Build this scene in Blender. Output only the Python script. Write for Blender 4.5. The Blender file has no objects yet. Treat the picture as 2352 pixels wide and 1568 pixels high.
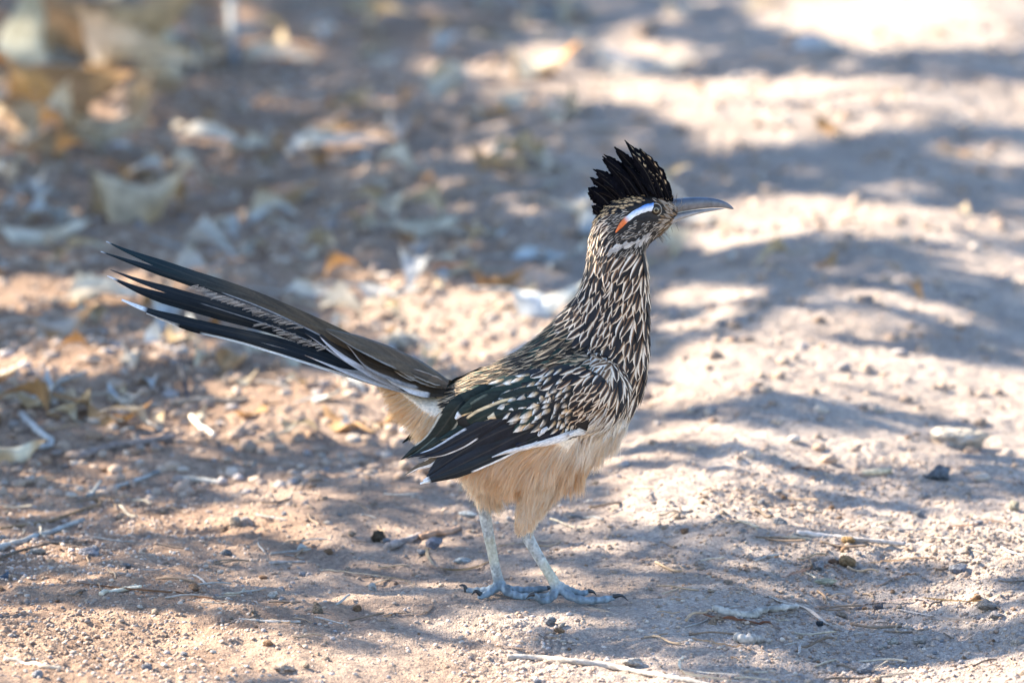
import bpy, math, random
import numpy as np
from mathutils import Vector
from mathutils.bvhtree import BVHTree

rng = np.random.default_rng(7)
random.seed(7)
sc = bpy.context.scene
COL = sc.collection

# ------------------------------------------------------------------ camera
# pixel coordinates "v" below are those of a 2352 x 1568 view of the photograph
FPX = 263.0 / 36.0 * 2352
CX, CY = 1176.0, 784.0
PITCH = math.radians(10.02)
CAM = np.array([0.0, -5.868, 1.247])
FWD = np.array([0, math.cos(PITCH), -math.sin(PITCH)])
UP = np.array([0, math.sin(PITCH), math.cos(PITCH)])
cam_data = bpy.data.cameras.new('camera')
cam = bpy.data.objects.new('camera', cam_data)
COL.objects.link(cam)
cam.location = CAM
cam.rotation_euler = (math.pi / 2 - PITCH, 0, 0)
cam_data.lens = 263
cam_data.sensor_width = 36
cam_data.clip_start = 0.1
cam_data.clip_end = 500
cam_data.dof.use_dof = True
cam_data.dof.focus_distance = float(np.dot(np.array([0, -0.02, 0.18]) - CAM, FWD))
cam_data.dof.aperture_fstop = 7.0
cam_data.dof.aperture_blades = 0
sc.camera = cam

# ------------------------------------------------------------------ light
SUN_EL, SUN_AZ = math.radians(35), math.radians(-68)      # azimuth measured from +Y towards +X
S = np.array([math.sin(SUN_AZ) * math.cos(SUN_EL), math.cos(SUN_AZ) * math.cos(SUN_EL), math.sin(SUN_EL)])
world = bpy.data.worlds.new('World')
sc.world = world
world.use_nodes = True
nt = world.node_tree
nt.nodes.clear()
sky = nt.nodes.new('ShaderNodeTexSky')
sky.sky_type = 'NISHITA'
sky.sun_disc = False
sky.sun_elevation = SUN_EL
sky.sun_rotation = SUN_AZ
sky.air_density = 1.0
sky.dust_density = 0.3
sky.ozone_density = 2.5
bg = nt.nodes.new('ShaderNodeBackground')
bg.inputs['Strength'].default_value = 0.108
wo = nt.nodes.new('ShaderNodeOutputWorld')
nt.links.new(sky.outputs[0], bg.inputs[0])
nt.links.new(bg.outputs[0], wo.inputs[0])
sun_data = bpy.data.lights.new('sun', 'SUN')
sun_data.energy = 5.0
sun_data.angle = math.radians(0.53)
sun_data.color = (1.0, 0.89, 0.72)
sun = bpy.data.objects.new('sun', sun_data)
COL.objects.link(sun)
sun.location = tuple(S * 30)
sun.rotation_euler = Vector(tuple(S)).to_track_quat('Z', 'Y').to_euler()
sc.view_settings.view_transform = 'Standard'
sc.view_settings.look = 'None'
sc.view_settings.exposure = 2.2
sc.view_settings.gamma = 1.0
sc.view_settings.use_curve_mapping = False
sc.cycles.use_denoising = True
sc.cycles.max_bounces = 6

# ------------------------------------------------------------------ pixel helpers
def ray(vx, vy):
    return np.array([1.0, 0, 0]) * ((vx - CX) / FPX) + FWD - UP * ((vy - CY) / FPX)
def at_y(vx, vy, Y=0.0):
    d = ray(vx, vy); return CAM + d * ((Y - CAM[1]) / d[1])
def at_z(vx, vy, Z=0.0):
    d = ray(vx, vy); return CAM + d * ((Z - CAM[2]) / d[2])
def to_v(P):
    P = np.asarray(P, float); q = P - CAM
    dep = q @ FWD
    return np.stack([CX + q[..., 0] / dep * FPX, CY - (q @ UP) / dep * FPX], -1)
PXM = 6.0 / FPX                                             # metres per v pixel at the bird

# ------------------------------------------------------------------ noise and terrain
def _hash(ix, iy, seed):
    n = (ix * 374761393 + iy * 668265263 + seed * 974711) & 0xffffffff
    n = ((n ^ (n >> 13)) * 1274126177) & 0xffffffff
    return ((n ^ (n >> 16)) & 0xffff) / 65535.0
def vnoise(x, y, seed=0):
    x = np.asarray(x, float); y = np.asarray(y, float)
    ix = np.floor(x).astype(np.int64); iy = np.floor(y).astype(np.int64)
    fx = x - ix; fy = y - iy
    fx = fx * fx * fx * (fx * (fx * 6 - 15) + 10); fy = fy * fy * fy * (fy * (fy * 6 - 15) + 10)
    a = _hash(ix, iy, seed); b = _hash(ix + 1, iy, seed); c = _hash(ix, iy + 1, seed); d = _hash(ix + 1, iy + 1, seed)
    return (a * (1 - fx) + b * fx) * (1 - fy) + (c * (1 - fx) + d * fx) * fy - 0.5
def smooth(a, b, x):
    t = np.clip((x - a) / (b - a), 0, 1); return t * t * (3 - 2 * t)
def g2(x, y, cx, cy, sx, sy):
    return np.exp(-((x - cx) / sx) ** 2 - ((y - cy) / sy) ** 2)
def height(x, y):
    x = np.asarray(x, float); y = np.asarray(y, float)
    near = np.exp(-((x - 0.03) / 0.11) ** 2 - (y / 0.10) ** 2)
    xr = 0.12 + 0.13 * y
    path = smooth(-0.3, 0.6, y)
    h = 0.030 * path * np.exp(-((x - xr) / 0.16) ** 2)
    h += -0.020 * g2(x, y, 0.30, -0.02, 0.09, 0.20) + 0.012 * g2(x, y, 0.50, -0.10, 0.10, 0.25)
    h += 0.010 * g2(x, y, -0.08, 0.42, 0.16, 0.14) + 0.055 * g2(x, y, 0.14, 2.45, 0.20, 0.25)
    h += 0.010 * g2(x, y, -0.22, -0.16, 0.13, 0.10) - 0.006 * g2(x, y, -0.10, 0.10, 0.10, 0.08)
    far = 1.0 + 1.2 * smooth(1.0, 3.0, y)
    h += 0.028 * vnoise(x * 2.6, y * 2.0, 1) * far + 0.018 * vnoise(x * 7, y * 6, 2)
    h = h * (1 - near)
    h += (0.0055 * vnoise(x * 19, y * 19, 3)) * (1 - 0.8 * near)
    h += (0.0042 * vnoise(x * 48, y * 48, 4) + 0.0030 * vnoise(x * 115, y * 115, 5)) * (1 - 0.4 * near)
    rough = smooth(0.05, 0.35, vnoise(x * 9, y * 9, 6) + 0.25 * np.exp(-((x - 0.3) / 0.2) ** 2 - ((y + 0.02) / 0.2) ** 2) + 0.15 * smooth(-0.15, -0.3, x))
    h += 0.0030 * vnoise(x * 230, y * 230, 8) * (0.35 + rough)
    return h
def hz(x, y): return float(height(np.array([x]), np.array([y]))[0])
def ground(vx, vy):
    p = at_z(vx, vy, 0)
    for _ in range(8):
        q = at_z(vx, vy, hz(p[0], p[1])); p = p * 0.4 + q * 0.6
    p[2] = hz(p[0], p[1]); return p

# ------------------------------------------------------------------ object helpers
def mesh_from(name, V, F, C=None, smooth_shade=True):
    me = bpy.data.meshes.new(name)
    V = np.asarray(V, np.float32)
    if isinstance(F, np.ndarray):
        n, k = F.shape
        me.vertices.add(len(V)); me.vertices.foreach_set('co', V.ravel())
        me.loops.add(n * k); me.loops.foreach_set('vertex_index', F.astype(np.int32).ravel())
        me.polygons.add(n); me.polygons.foreach_set('loop_start', np.arange(n, dtype=np.int32) * k)
        me.update(calc_edges=True)
    else:
        me.from_pydata([tuple(map(float, v)) for v in V], [], F); me.update()
    if C is not None:
        C = np.asarray(C, np.float32)
        at = me.color_attributes.new('Col', 'FLOAT_COLOR', 'POINT')
        at.data.foreach_set('color', np.concatenate([C, np.ones((len(C), 1), np.float32)], 1).ravel())
    if smooth_shade:
        me.polygons.foreach_set('use_smooth', np.ones(len(me.polygons), bool))
    return me
def link(name, me, mat=None, parent=None):
    o = bpy.data.objects.new(name, me)
    if mat is not None and me is not None and not me.materials: me.materials.append(mat)
    COL.objects.link(o)
    if parent is not None: o.parent = parent
    return o
def tag(o, label=None, cat=None, group=None, kind=None):
    if label: o['label'] = label
    if cat: o['category'] = cat
    if group: o['group'] = group
    if kind: o['kind'] = kind
    return o
class Batch:
    def __init__(s): s.V = []; s.F = []; s.C = []; s.n = 0
    def grid(s, P, C):
        N, M = P.shape[:2]
        i = np.arange(N * M).reshape(N, M) + s.n
        s.F.append(np.stack([i[:-1, :-1], i[1:, :-1], i[1:, 1:], i[:-1, 1:]], -1).reshape(-1, 4))
        s.V.append(P.reshape(-1, 3)); s.C.append(np.broadcast_to(C, (N, M, 3)).reshape(-1, 3)); s.n += N * M
    def raw(s, V, F, C):
        s.V.append(V); s.F.append(F + s.n); s.C.append(np.broadcast_to(C, (len(V), 3))); s.n += len(V)
    def mesh(s, name, sm=True):
        return mesh_from(name, np.concatenate(s.V), np.concatenate(s.F), np.concatenate(s.C), sm)
def unit(v): return v / (np.linalg.norm(v, axis=-1, keepdims=True) + 1e-12)
def resample(pts, n):
    pts = np.asarray(pts, float)
    # Catmull-Rom through the points, then even spacing
    P = np.vstack([2 * pts[0] - pts[1], pts, 2 * pts[-1] - pts[-2]])
    out = []
    for i in range(len(pts) - 1):
        p0, p1, p2, p3 = P[i:i + 4]
        for t in np.linspace(0, 1, 12, endpoint=False):
            out.append(0.5 * ((2 * p1) + (-p0 + p2) * t + (2 * p0 - 5 * p1 + 4 * p2 - p3) * t * t + (-p0 + 3 * p1 - 3 * p2 + p3) * t ** 3))
    out.append(pts[-1]); out = np.array(out)
    d = np.concatenate([[0], np.cumsum(np.linalg.norm(np.diff(out, axis=0), axis=1))])
    u = np.linspace(0, d[-1], n)
    return np.stack([np.interp(u, d, out[:, k]) for k in range(out.shape[1])], 1)
def tube(pts, radii, sides=10, flat=1.0, closed=True):
    """tapered tube along points; returns V, quad F (caps are collapsed rings)"""
    pts = np.asarray(pts, float); n = len(pts); radii = np.broadcast_to(radii, (n,)).astype(float)
    T = unit(np.gradient(pts, axis=0))
    ref = np.array([0, 0, 1.0]) if abs(T[0, 2]) < 0.9 else np.array([0, 1.0, 0])
    a = np.arange(sides) * 2 * math.pi / sides
    V = []
    for i in range(n):
        A = unit(np.cross(ref, T[i])); B = np.cross(T[i], A)
        V.append(pts[i] + radii[i] * (np.cos(a)[:, None] * A + np.sin(a)[:, None] * B * flat))
    if closed:
        V = [np.repeat(pts[:1], sides, 0)] + V + [np.repeat(pts[-1:], sides, 0)]; n += 2
    V = np.concatenate(V)
    i = np.arange(n * sides).reshape(n, sides)
    j = np.roll(i, -1, 1)
    F = np.stack([i[:-1], j[:-1], j[1:], i[1:]], -1).reshape(-1, 4)
    return V, F

# ------------------------------------------------------------------ materials
def mat_col(name, rough=0.6, spec=0.3, noise=(0, 0), bump=None, tint=None, trans=0.0, metallic=0.0, sheen=0.0, coat=0.0):
    m = bpy.data.materials.new(name); m.use_nodes = True
    N = m.node_tree.nodes; Lk = m.node_tree.links
    b = N['Principled BSDF']
    b.inputs['Roughness'].default_value = rough
    b.inputs['Specular IOR Level'].default_value = spec
    b.inputs['Metallic'].default_value = metallic
    b.inputs['Sheen Weight'].default_value = sheen
    b.inputs['Coat Weight'].default_value = coat
    if tint is None:
        c = N.new('ShaderNodeVertexColor'); c.layer_name = 'Col'; out = c.outputs['Color']
    else:
        c = N.new('ShaderNodeRGB'); c.outputs[0].default_value = (*tint, 1); out = c.outputs[0]
    tc = N.new('ShaderNodeTexCoord')
    if noise[0]:
        t = N.new('ShaderNodeTexNoise'); t.inputs['Scale'].default_value = noise[0]; t.inputs['Detail'].default_value = 4
        Lk.new(tc.outputs['Object'], t.inputs['Vector'])
        r = N.new('ShaderNodeMapRange'); r.inputs['From Min'].default_value = 0.3; r.inputs['From Max'].default_value = 0.7
        r.inputs['To Min'].default_value = 1 - noise[1]; r.inputs['To Max'].default_value = 1 + noise[1]
        Lk.new(t.outputs['Fac'], r.inputs['Value'])
        mx = N.new('ShaderNodeMix'); mx.data_type = 'RGBA'; mx.blend_type = 'MULTIPLY'; mx.inputs['Factor'].default_value = 1
        Lk.new(out, mx.inputs['A']); Lk.new(r.outputs[0], mx.inputs['B']); out = mx.outputs['Result']
    Lk.new(out, b.inputs['Base Color'])
    if bump:
        t2 = N.new('ShaderNodeTexNoise'); t2.inputs['Scale'].default_value = bump[0]; t2.inputs['Detail'].default_value = 5
        Lk.new(tc.outputs['Object'], t2.inputs['Vector'])
        bp = N.new('ShaderNodeBump'); bp.inputs['Strength'].default_value = bump[1]; bp.inputs['Distance'].default_value = bump[2]
        Lk.new(t2.outputs['Fac'], bp.inputs['Height']); Lk.new(bp.outputs[0], b.inputs['Normal'])
    if trans:
        tr = N.new('ShaderNodeBsdfTranslucent'); Lk.new(out, tr.inputs['Color'])
        ms = N.new('ShaderNodeMixShader'); ms.inputs[0].default_value = trans
        Lk.new(b.outputs[0], ms.inputs[1]); Lk.new(tr.outputs[0], ms.inputs[2])
        Lk.new(ms.outputs[0], N['Material Output'].inputs['Surface'])
    return m

def mat_soil():
    m = bpy.data.materials.new('sandy_soil'); m.use_nodes = True
    N = m.node_tree.nodes; Lk = m.node_tree.links; b = N['Principled BSDF']
    b.inputs['Roughness'].default_value = 0.95; b.inputs['Specular IOR Level'].default_value = 0.12
    g = N.new('ShaderNodeNewGeometry')
    def noise(scale, det=5, rough=0.55):
        t = N.new('ShaderNodeTexNoise'); t.inputs['Scale'].default_value = scale; t.inputs['Detail'].default_value = det
        t.inputs['Roughness'].default_value = rough
        Lk.new(g.outputs['Position'], t.inputs['Vector']); return t.outputs['Fac']
    def ramp(v, a, bb, c0, c1):
        r = N.new('ShaderNodeValToRGB'); r.color_ramp.elements[0].position = a; r.color_ramp.elements[1].position = bb
        r.color_ramp.elements[0].color = (*c0, 1); r.color_ramp.elements[1].color = (*c1, 1); Lk.new(v, r.inputs[0]); return r.outputs[0]
    def mix(f, a, bb, mode='MIX'):
        x = N.new('ShaderNodeMix'); x.data_type = 'RGBA'; x.blend_type = mode
        if isinstance(f, float): x.inputs['Factor'].default_value = f
        else: Lk.new(f, x.inputs['Factor'])
        Lk.new(a, x.inputs['A']); Lk.new(bb, x.inputs['B']); return x.outputs['Result']
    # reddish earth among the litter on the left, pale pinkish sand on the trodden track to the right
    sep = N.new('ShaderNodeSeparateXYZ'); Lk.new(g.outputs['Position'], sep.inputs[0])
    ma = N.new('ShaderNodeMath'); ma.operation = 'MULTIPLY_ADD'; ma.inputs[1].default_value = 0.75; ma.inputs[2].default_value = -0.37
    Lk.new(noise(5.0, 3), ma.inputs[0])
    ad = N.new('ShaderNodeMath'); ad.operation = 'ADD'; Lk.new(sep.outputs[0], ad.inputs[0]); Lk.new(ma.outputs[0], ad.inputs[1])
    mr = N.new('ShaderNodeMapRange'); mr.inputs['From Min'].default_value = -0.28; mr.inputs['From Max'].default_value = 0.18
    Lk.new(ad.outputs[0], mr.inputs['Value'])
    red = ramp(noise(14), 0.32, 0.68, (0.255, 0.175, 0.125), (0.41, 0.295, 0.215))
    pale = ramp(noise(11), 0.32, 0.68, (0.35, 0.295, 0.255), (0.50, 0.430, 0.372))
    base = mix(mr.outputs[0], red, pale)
    fine = ramp(noise(240, 6, 0.7), 0.30, 0.70, (0.62, 0.60, 0.60), (1.25, 1.22, 1.2))
    base = mix(1.0, base, fine, 'MULTIPLY')
    vo = N.new('ShaderNodeTexVoronoi'); vo.inputs['Scale'].default_value = 520; Lk.new(g.outputs['Position'], vo.inputs['Vector'])
    hs = N.new('ShaderNodeSeparateColor'); Lk.new(vo.outputs['Color'], hs.inputs[0])
    gr = ramp(hs.outputs[0], 0.0, 1.0, (0.70, 0.70, 0.72), (1.22, 1.18, 1.15))
    base = mix(0.8, base, mix(1.0, base, gr, 'MULTIPLY'))
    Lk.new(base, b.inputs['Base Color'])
    b1 = N.new('ShaderNodeBump'); b1.inputs['Strength'].default_value = 0.9; b1.inputs['Distance'].default_value = 0.003
    Lk.new(noise(300, 6, 0.7), b1.inputs['Height'])
    b2 = N.new('ShaderNodeBump'); b2.inputs['Strength'].default_value = 0.8; b2.inputs['Distance'].default_value = 0.0012
    Lk.new(vo.outputs['Distance'], b2.inputs['Height']); Lk.new(b1.outputs[0], b2.inputs['Normal'])
    Lk.new(b2.outputs[0], b.inputs['Normal'])
    return m

M_SOIL = mat_soil()
M_STONE = mat_col('stone', 0.92, 0.12, noise=(2.2, 0.45), bump=(3.0, 0.7, 0.3))
M_LEAF = mat_col('dry_leaf', 0.75, 0.25, noise=(60, 0.30), bump=(160, 0.5, 0.0012), trans=0.22)
M_WOOD = mat_col('bleached_wood', 0.85, 0.2, noise=(240, 0.30), bump=(350, 0.7, 0.0008))
M_STRAW = mat_col('dry_straw', 0.6, 0.3, noise=(200, 0.2), trans=0.15)
M_FEATHER = mat_col('feather', 0.65, 0.2, noise=(900, 0.22), trans=0.06)
M_FLIGHT = mat_col('flight_feather', 0.6, 0.22, noise=(500, 0.15), bump=(1500, 0.25, 0.0003), trans=0.04)
M_DOWN = mat_col('down', 0.9, 0.05, trans=0.45)
M_BODY = mat_col('skin_and_down', 0.65, 0.3, noise=(420, 0.22), bump=(700, 0.5, 0.0008))
M_BILL = mat_col('horn', 0.30, 0.45, noise=(260, 0.25), bump=(300, 0.15, 0.0006))
M_EYE = mat_col('eye', 0.15, 0.25, coat=0.25)
M_BARK = mat_col('bark', 0.9, 0.2, noise=(25, 0.4), bump=(30, 0.8, 0.02), tint=(0.20, 0.15, 0.11))
M_CROWN = mat_col('green_leaf', 0.55, 0.4, noise=(4, 0.3), tint=(0.075, 0.115, 0.035), trans=0.12)

# ================================================================== GROUND
def axis(dense, lo, hi):
    left = dense[0] - np.geomspace(0.02, dense[0] - lo, 22)[::-1]
    right = dense[-1] + np.geomspace(0.02, hi - dense[-1], 22)
    return np.concatenate([left, dense, right])
ys = [-0.36]
while ys[-1] < 4.6:
    ys.append(ys[-1] + 0.0024 + 0.0115 * float(smooth(0.25, 3.0, ys[-1])))
yy = axis(np.array(ys), -120, 220)
uu = axis(np.linspace(-0.47, 0.47, 391), -120, 120)
Yg, Ug = np.meshgrid(yy, uu, indexing='ij')
fan = 1 + 0.17 * np.clip(Yg, 0, 5)
Xg = np.where(np.abs(Ug) < 0.6, Ug * fan, Ug + np.sign(Ug) * 0.6 * (fan - 1))
Zg = height(Xg, Yg) * (1 - 0.0 * Xg)
fall = smooth(8, 40, np.hypot(Xg, Yg))
Zg = Zg * (1 - fall) + fall * 0.6 * vnoise(Xg * 0.05, Yg * 0.05, 9)
n0, n1 = Xg.shape
idx = np.arange(n0 * n1).reshape(n0, n1)
Fg = np.stack([idx[:-1, :-1], idx[:-1, 1:], idx[1:, 1:], idx[1:, :-1]], -1).reshape(-1, 4)
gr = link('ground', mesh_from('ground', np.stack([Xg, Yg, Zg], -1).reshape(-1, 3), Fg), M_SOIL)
tag(gr, 'sandy reddish earth of a trodden track, uneven and dappled with shade', 'ground', kind='structure')

# ================================================================== SHADE TREE (stands outside the picture, up-sun)
LIT = [  # sunlit patches on the ground, v pixels
    [(1690, 0), (2352, -40), (2352, 108), (2150, 105), (1960, 118), (1830, 70), (1740, 50)],
    [(1180, 210), (1300, 175), (1450, 190), (1700, 190), (2000, 185), (2352, 205), (2400, 300), (2200, 300), (2000, 300), (1900, 330), (1800, 345), (1640, 340), (1560, 290), (1450, 240), (1330, 220)],
    [(2130, 335), (2352, 330), (2400, 380), (2150, 365)], [(2030, 400), (2200, 395), (2220, 418), (2040, 425)],
    [(1590, 500), (1690, 455), (1800, 448), (1950, 465), (2120, 480), (2300, 515), (2380, 545), (2150, 545), (1900, 530), (1700, 545), (1600, 560)],
    [(2150, 610), (2380, 590), (2380, 650), (2250, 640)],
    [(1500, 690), (1560, 652), (1700, 630), (1880, 624), (2050, 640), (2200, 690), (2300, 745), (2180, 745), (2020, 695), (1850, 680), (1680, 680), (1560, 705)],
    [(1500, 760), (1650, 705), (1820, 710), (2000, 720), (2120, 755), (2050, 772), (1900, 765), (1700, 770)],
    [(1500, 860), (1600, 790), (1820, 785), (2000, 800), (2352, 860), (2400, 960), (2352, 1000), (2150, 960), (1990, 920), (1850, 905), (1700, 900), (1600, 930), (1500, 960)],
    [(1450, 1010), (1500, 985), (1650, 975), (1900, 1000), (2060, 1010), (2352, 985), (2380, 1070), (2240, 1060), (2100, 1050), (1960, 1060), (1850, 1050), (1700, 1010), (1560, 1010)],
    [(1400, 1110), (1500, 1075), (1650, 1080), (1760, 1100), (1700, 1125), (1500, 1130)],
    [(1360, 1190), (1450, 1160), (1700, 1160), (1900, 1180), (2100, 1200), (2080, 1225), (1850, 1205), (1650, 1200)],
    [(1900, 1250), (2050, 1200), (2200, 1180), (2352, 1150), (2420, 1300), (2250, 1330), (2150, 1290), (2000, 1290)],
    [(1880, 1590), (2050, 1530), (2180, 1470), (2352, 1390), (2420, 1560), (2352, 1620)],
    [(1010, 1430), (1080, 1400), (1250, 1390), (1440, 1395), (1560, 1410), (1500, 1440), (1350, 1450), (1180, 1450), (1060, 1455)],
    [(-40, 1440), (180, 1405), (420, 1425), (620, 1450), (720, 1490), (700, 1530), (520, 1560), (300, 1600), (-40, 1600)],
    [(720, 1545), (850, 1500), (1050, 1490), (1300, 1495), (1480, 1520), (1560, 1540), (1440, 1590), (800, 1620)],
    [(380, 1180), (520, 1165), (600, 1190), (700, 1210), (800, 1225), (760, 1245), (560, 1215), (420, 1205)],
    [(440, 1120), (620, 1110), (760, 1135), (700, 1150), (520, 1140)],
    [(-40, 820), (150, 790), (300, 810), (420, 790), (560, 815), (500, 850), (300, 850), (120, 860), (-40, 870)],
    [(480, 900), (640, 880), (800, 870), (960, 900), (1010, 980), (900, 1020), (700, 1010), (560, 1040), (430, 1010), (330, 1030), (240, 1000), (360, 970), (520, 950)],
    [(700, 680), (820, 640), (980, 650), (1130, 670), (1300, 700), (1330, 760), (1180, 800), (1040, 850), (920, 790), (760, 740)],
    [(-40, 640), (120, 630), (260, 660), (250, 690), (90, 690), (-40, 680)],
    [(230, 640), (330, 620), (420, 650), (360, 690), (250, 680)],
    [(640, 345), (760, 310), (900, 305), (890, 335), (760, 355), (660, 372)], [(400, 300), (480, 310), (600, 330), (560, 365), (450, 345)],
    [(560, 100), (700, 90), (705, 130), (600, 140)], [(1170, 120), (1300, 105), (1300, 160), (1180, 175)], [(1130, 180), (1210, 180), (1200, 240), (1130, 230)],
    [(1350, 105), (1470, 95), (1560, 112), (1590, 165), (1490, 140)],
    [(60, 190), (170, 175), (340, 150), (350, 200), (300, 300), (200, 260), (180, 300), (110, 310)], [(-20, 200), (50, 210), (60, 300), (-20, 300)], [(150, 20), (360, 30), (360, 60), (170, 60)], [(0, 490), (180, 490), (170, 540), (0, 540)],
    [(1060, 350), (1180, 340), (1180, 375), (1070, 380)],
    [(930, 400), (1050, 420), (1030, 450), (860, 460)],
]
GX = np.arange(-1.3, 1.5, 0.008); GY = np.arange(-0.7, 4.8, 0.008)
gx, gy = np.meshgrid(GX, GY)
qx, qy = gx, gy
for _ in range(3):
    qh = height(qx, qy); qx = gx + S[0] / S[2] * qh; qy = gy + S[1] / S[2] * qh       # where the sun ray meets the uneven ground
gv = to_v(np.stack([qx, qy, qh], -1))
wx = gv[..., 0] + 26 * vnoise(gx * 16, gy * 9, 31) + 16 * vnoise(gx * 45, gy * 30, 33)
wy = gv[..., 1] + 22 * vnoise(gx * 16, gy * 9, 32) + 12 * vnoise(gx * 45, gy * 30, 34)
lit = np.zeros(gx.shape, bool)
for poly in LIT:
    poly = np.array(poly, float); ins = np.zeros(gx.shape, bool)
    for (x1, y1), (x2, y2) in zip(poly, np.roll(poly, -1, 0)):
        if y1 == y2: continue
        c = ((y1 > wy) != (y2 > wy)) & (wx < (x2 - x1) * (wy - y1) / (y2 - y1) + x1)
        ins ^= c
    lit |= ins
inframe = (gv[..., 0] > -60) & (gv[..., 0] < 2412) & (gv[..., 1] > -40) & (gv[..., 1] < 1600)
lit |= (~inframe) & (vnoise(gx * 5, gy * 3, 40) > 0.05)
lit |= inframe & (vnoise(gx * 24, gy * 12, 41) > 0.40)
lit &= ~(inframe & (vnoise(gx * 20, gy * 14, 42) > 0.40))
for _ in range(1):
    for ax_ in (0, 1): lit = lit | np.roll(lit, 1, ax_) | np.roll(lit, -1, ax_)

BIRD_SHADE = []            # (x, y, z, r) samples of the bird, filled below; the crown keeps it in shade

# ================================================================== THE BIRD
bird = link('roadrunner', None)
bird.empty_display_size = 0.05
tag(bird, 'crested roadrunner with streaked brown plumage and long raised tail standing in profile', 'bird')

stations = [  # (back x,y) (front x,y) half depth in mm
    ((1556, 463), (1553, 502), 5.4), ((1538, 458), (1541, 515), 8.6), ((1505, 449), (1524, 534), 14), ((1465, 448), (1498, 552), 17.5),
    ((1425, 456), (1486, 566), 19), ((1393, 472), (1480, 580), 19.5), ((1368, 502), (1482, 602), 18.5), ((1356, 545), (1486, 628), 19),
    ((1350, 592), (1487, 658), 20), ((1342, 642), (1488, 703), 23), ((1319, 690), (1488, 763), 30), ((1272, 742), (1486, 830), 38),
    ((1214, 795), (1476, 893), 46), ((1142, 838), (1446, 960), 50), ((1080, 866), (1388, 1040), 50), ((1045, 888), (1300, 1102), 47),
    ((1020, 900), (1200, 1116), 42), ((1000, 905), (1112, 1090), 36), ((975, 903), (1042, 1045), 28), ((940, 892), (985, 975), 20),
    ((895, 870), (925, 915), 11)]
def loft(st, sides=40):
    rings = []
    b = resample([np.array([*at_y(*s[0])]) for s in st], 90); f = resample([np.array([*at_y(*s[1])]) for s in st], 90)
    d = np.interp(np.linspace(0, 1, 90), np.linspace(0, 1, len(st)), [s[2] for s in st]) / 1000
    a = np.arange(sides) * 2 * math.pi / sides
    rings = []
    for i in range(90):
        c = (b[i] + f[i]) / 2; h = (f[i] - b[i]) / 2
        rings.append(c + np.cos(a)[:, None] * h + np.sin(a)[:, None] * np.array([0, d[i], 0]))
    V = [np.repeat(rings[0].mean(0)[None], sides, 0)] + rings + [np.repeat(rings[-1].mean(0)[None], sides, 0)]
    n = len(V); V = np.concatenate(V)
    i = np.arange(n * sides).reshape(n, sides); j = np.roll(i, -1, 1)
    return V, np.stack([i[:-1], j[:-1], j[1:], i[1:]], -1).reshape(-1, 4)
BB = Batch(); ZERO = np.zeros(3)
BB.raw(*loft(stations), ZERO)
def limb(pts, radii, y, n=24, sides=14):
    """pts in v pixels with optional own depth; radii in v pixels"""
    P = [at_y(p[0], p[1], p[2] if len(p) > 2 else y) for p in pts]
    R = np.interp(np.linspace(0, 1, n), np.linspace(0, 1, len(pts)), radii) * PXM
    BB.raw(*tube(resample(P, n), R, sides), ZERO)
YN, YF = -0.015, 0.014
limb([(1262, 1040, -0.010), (1236, 1125, -0.014), (1208, 1180, -0.015), (1201, 1212, YN)], [50, 48, 29, 17], YN)        # near thigh
limb([(1125, 1030, 0.010), (1118, 1105, 0.014), (1120, 1150, 0.015), (1112, 1166, YF)], [60, 44, 25, 15], YF)            # far thigh
limb([(1201, 1200), (1216, 1240), (1240, 1282), (1262, 1318), (1281, 1350)], [15.5, 14, 12.5, 12, 13.5], YN, 30)     # near tarsus
limb([(1110, 1150), (1117, 1200), (1127, 1250), (1137, 1300), (1147, 1342)], [15.5, 14, 12.5, 11.5, 13], YF, 30)       # far tarsus
TOES = [  # toe points (v x, v y, depth), radii, claw points
    ([(1281, 1348, YN), (1302, 1364, -0.020), (1328, 1376, -0.026), (1370, 1378, -0.028), (1412, 1372, -0.029)], [11, 9.5, 8.8, 8.2, 7.0],
     [(1408, 1369, -0.029), (1428, 1367, -0.030), (1443, 1379, -0.030)]),
    ([(1285, 1346, YN), (1310, 1356, -0.011), (1335, 1362, -0.007), (1353, 1358, -0.006)], [11, 9, 7.6, 6.4],
     [(1350, 1356, -0.006), (1362, 1358, -0.005), (1370, 1366, -0.005)]),
    ([(1278, 1352, YN), (1266, 1373, -0.024), (1244, 1380, -0.030), (1234, 1372, -0.033), (1226, 1362, -0.034)], [11, 9, 8, 7, 5.5],
     [(1228, 1363, -0.034), (1217, 1366, -0.034), (1208, 1374, -0.034)]),
    ([(1278, 1350, YN), (1264, 1365, -0.012), (1250, 1368, -0.009), (1236, 1366, -0.007)], [10, 7.5, 6.5, 5.5], None),
    ([(1148, 1340, YF), (1162, 1350, 0.020), (1186, 1354, 0.024), (1216, 1354, 0.026), (1258, 1350, 0.027)], [11, 9, 8, 7.4, 6.4],
     [(1256, 1350, 0.027), (1266, 1351, 0.028), (1273, 1358, 0.028)]),
    ([(1148, 1342, YF), (1168, 1360, 0.006), (1196, 1369, 0.002), (1222, 1368, 0.000), (1246, 1371, -0.001)], [11, 9, 8, 7.4, 6.4], None),
    ([(1145, 1344, YF), (1124, 1360, 0.006), (1106, 1369, 0.002), (1098, 1371, 0.000)], [10.5, 9, 8, 6],
     [(1104, 1364, 0.001), (1092, 1356, 0.000), (1083, 1366, -0.001)]),
    ([(1145, 1342, YF), (1122, 1354, 0.019), (1098, 1366, 0.022), (1078, 1366, 0.024), (1070, 1354, 0.025)], [10, 8, 7.6, 7, 5.5],
     [(1072, 1356, 0.025), (1066, 1344, 0.025), (1053, 1343, 0.025)]),
]
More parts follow.
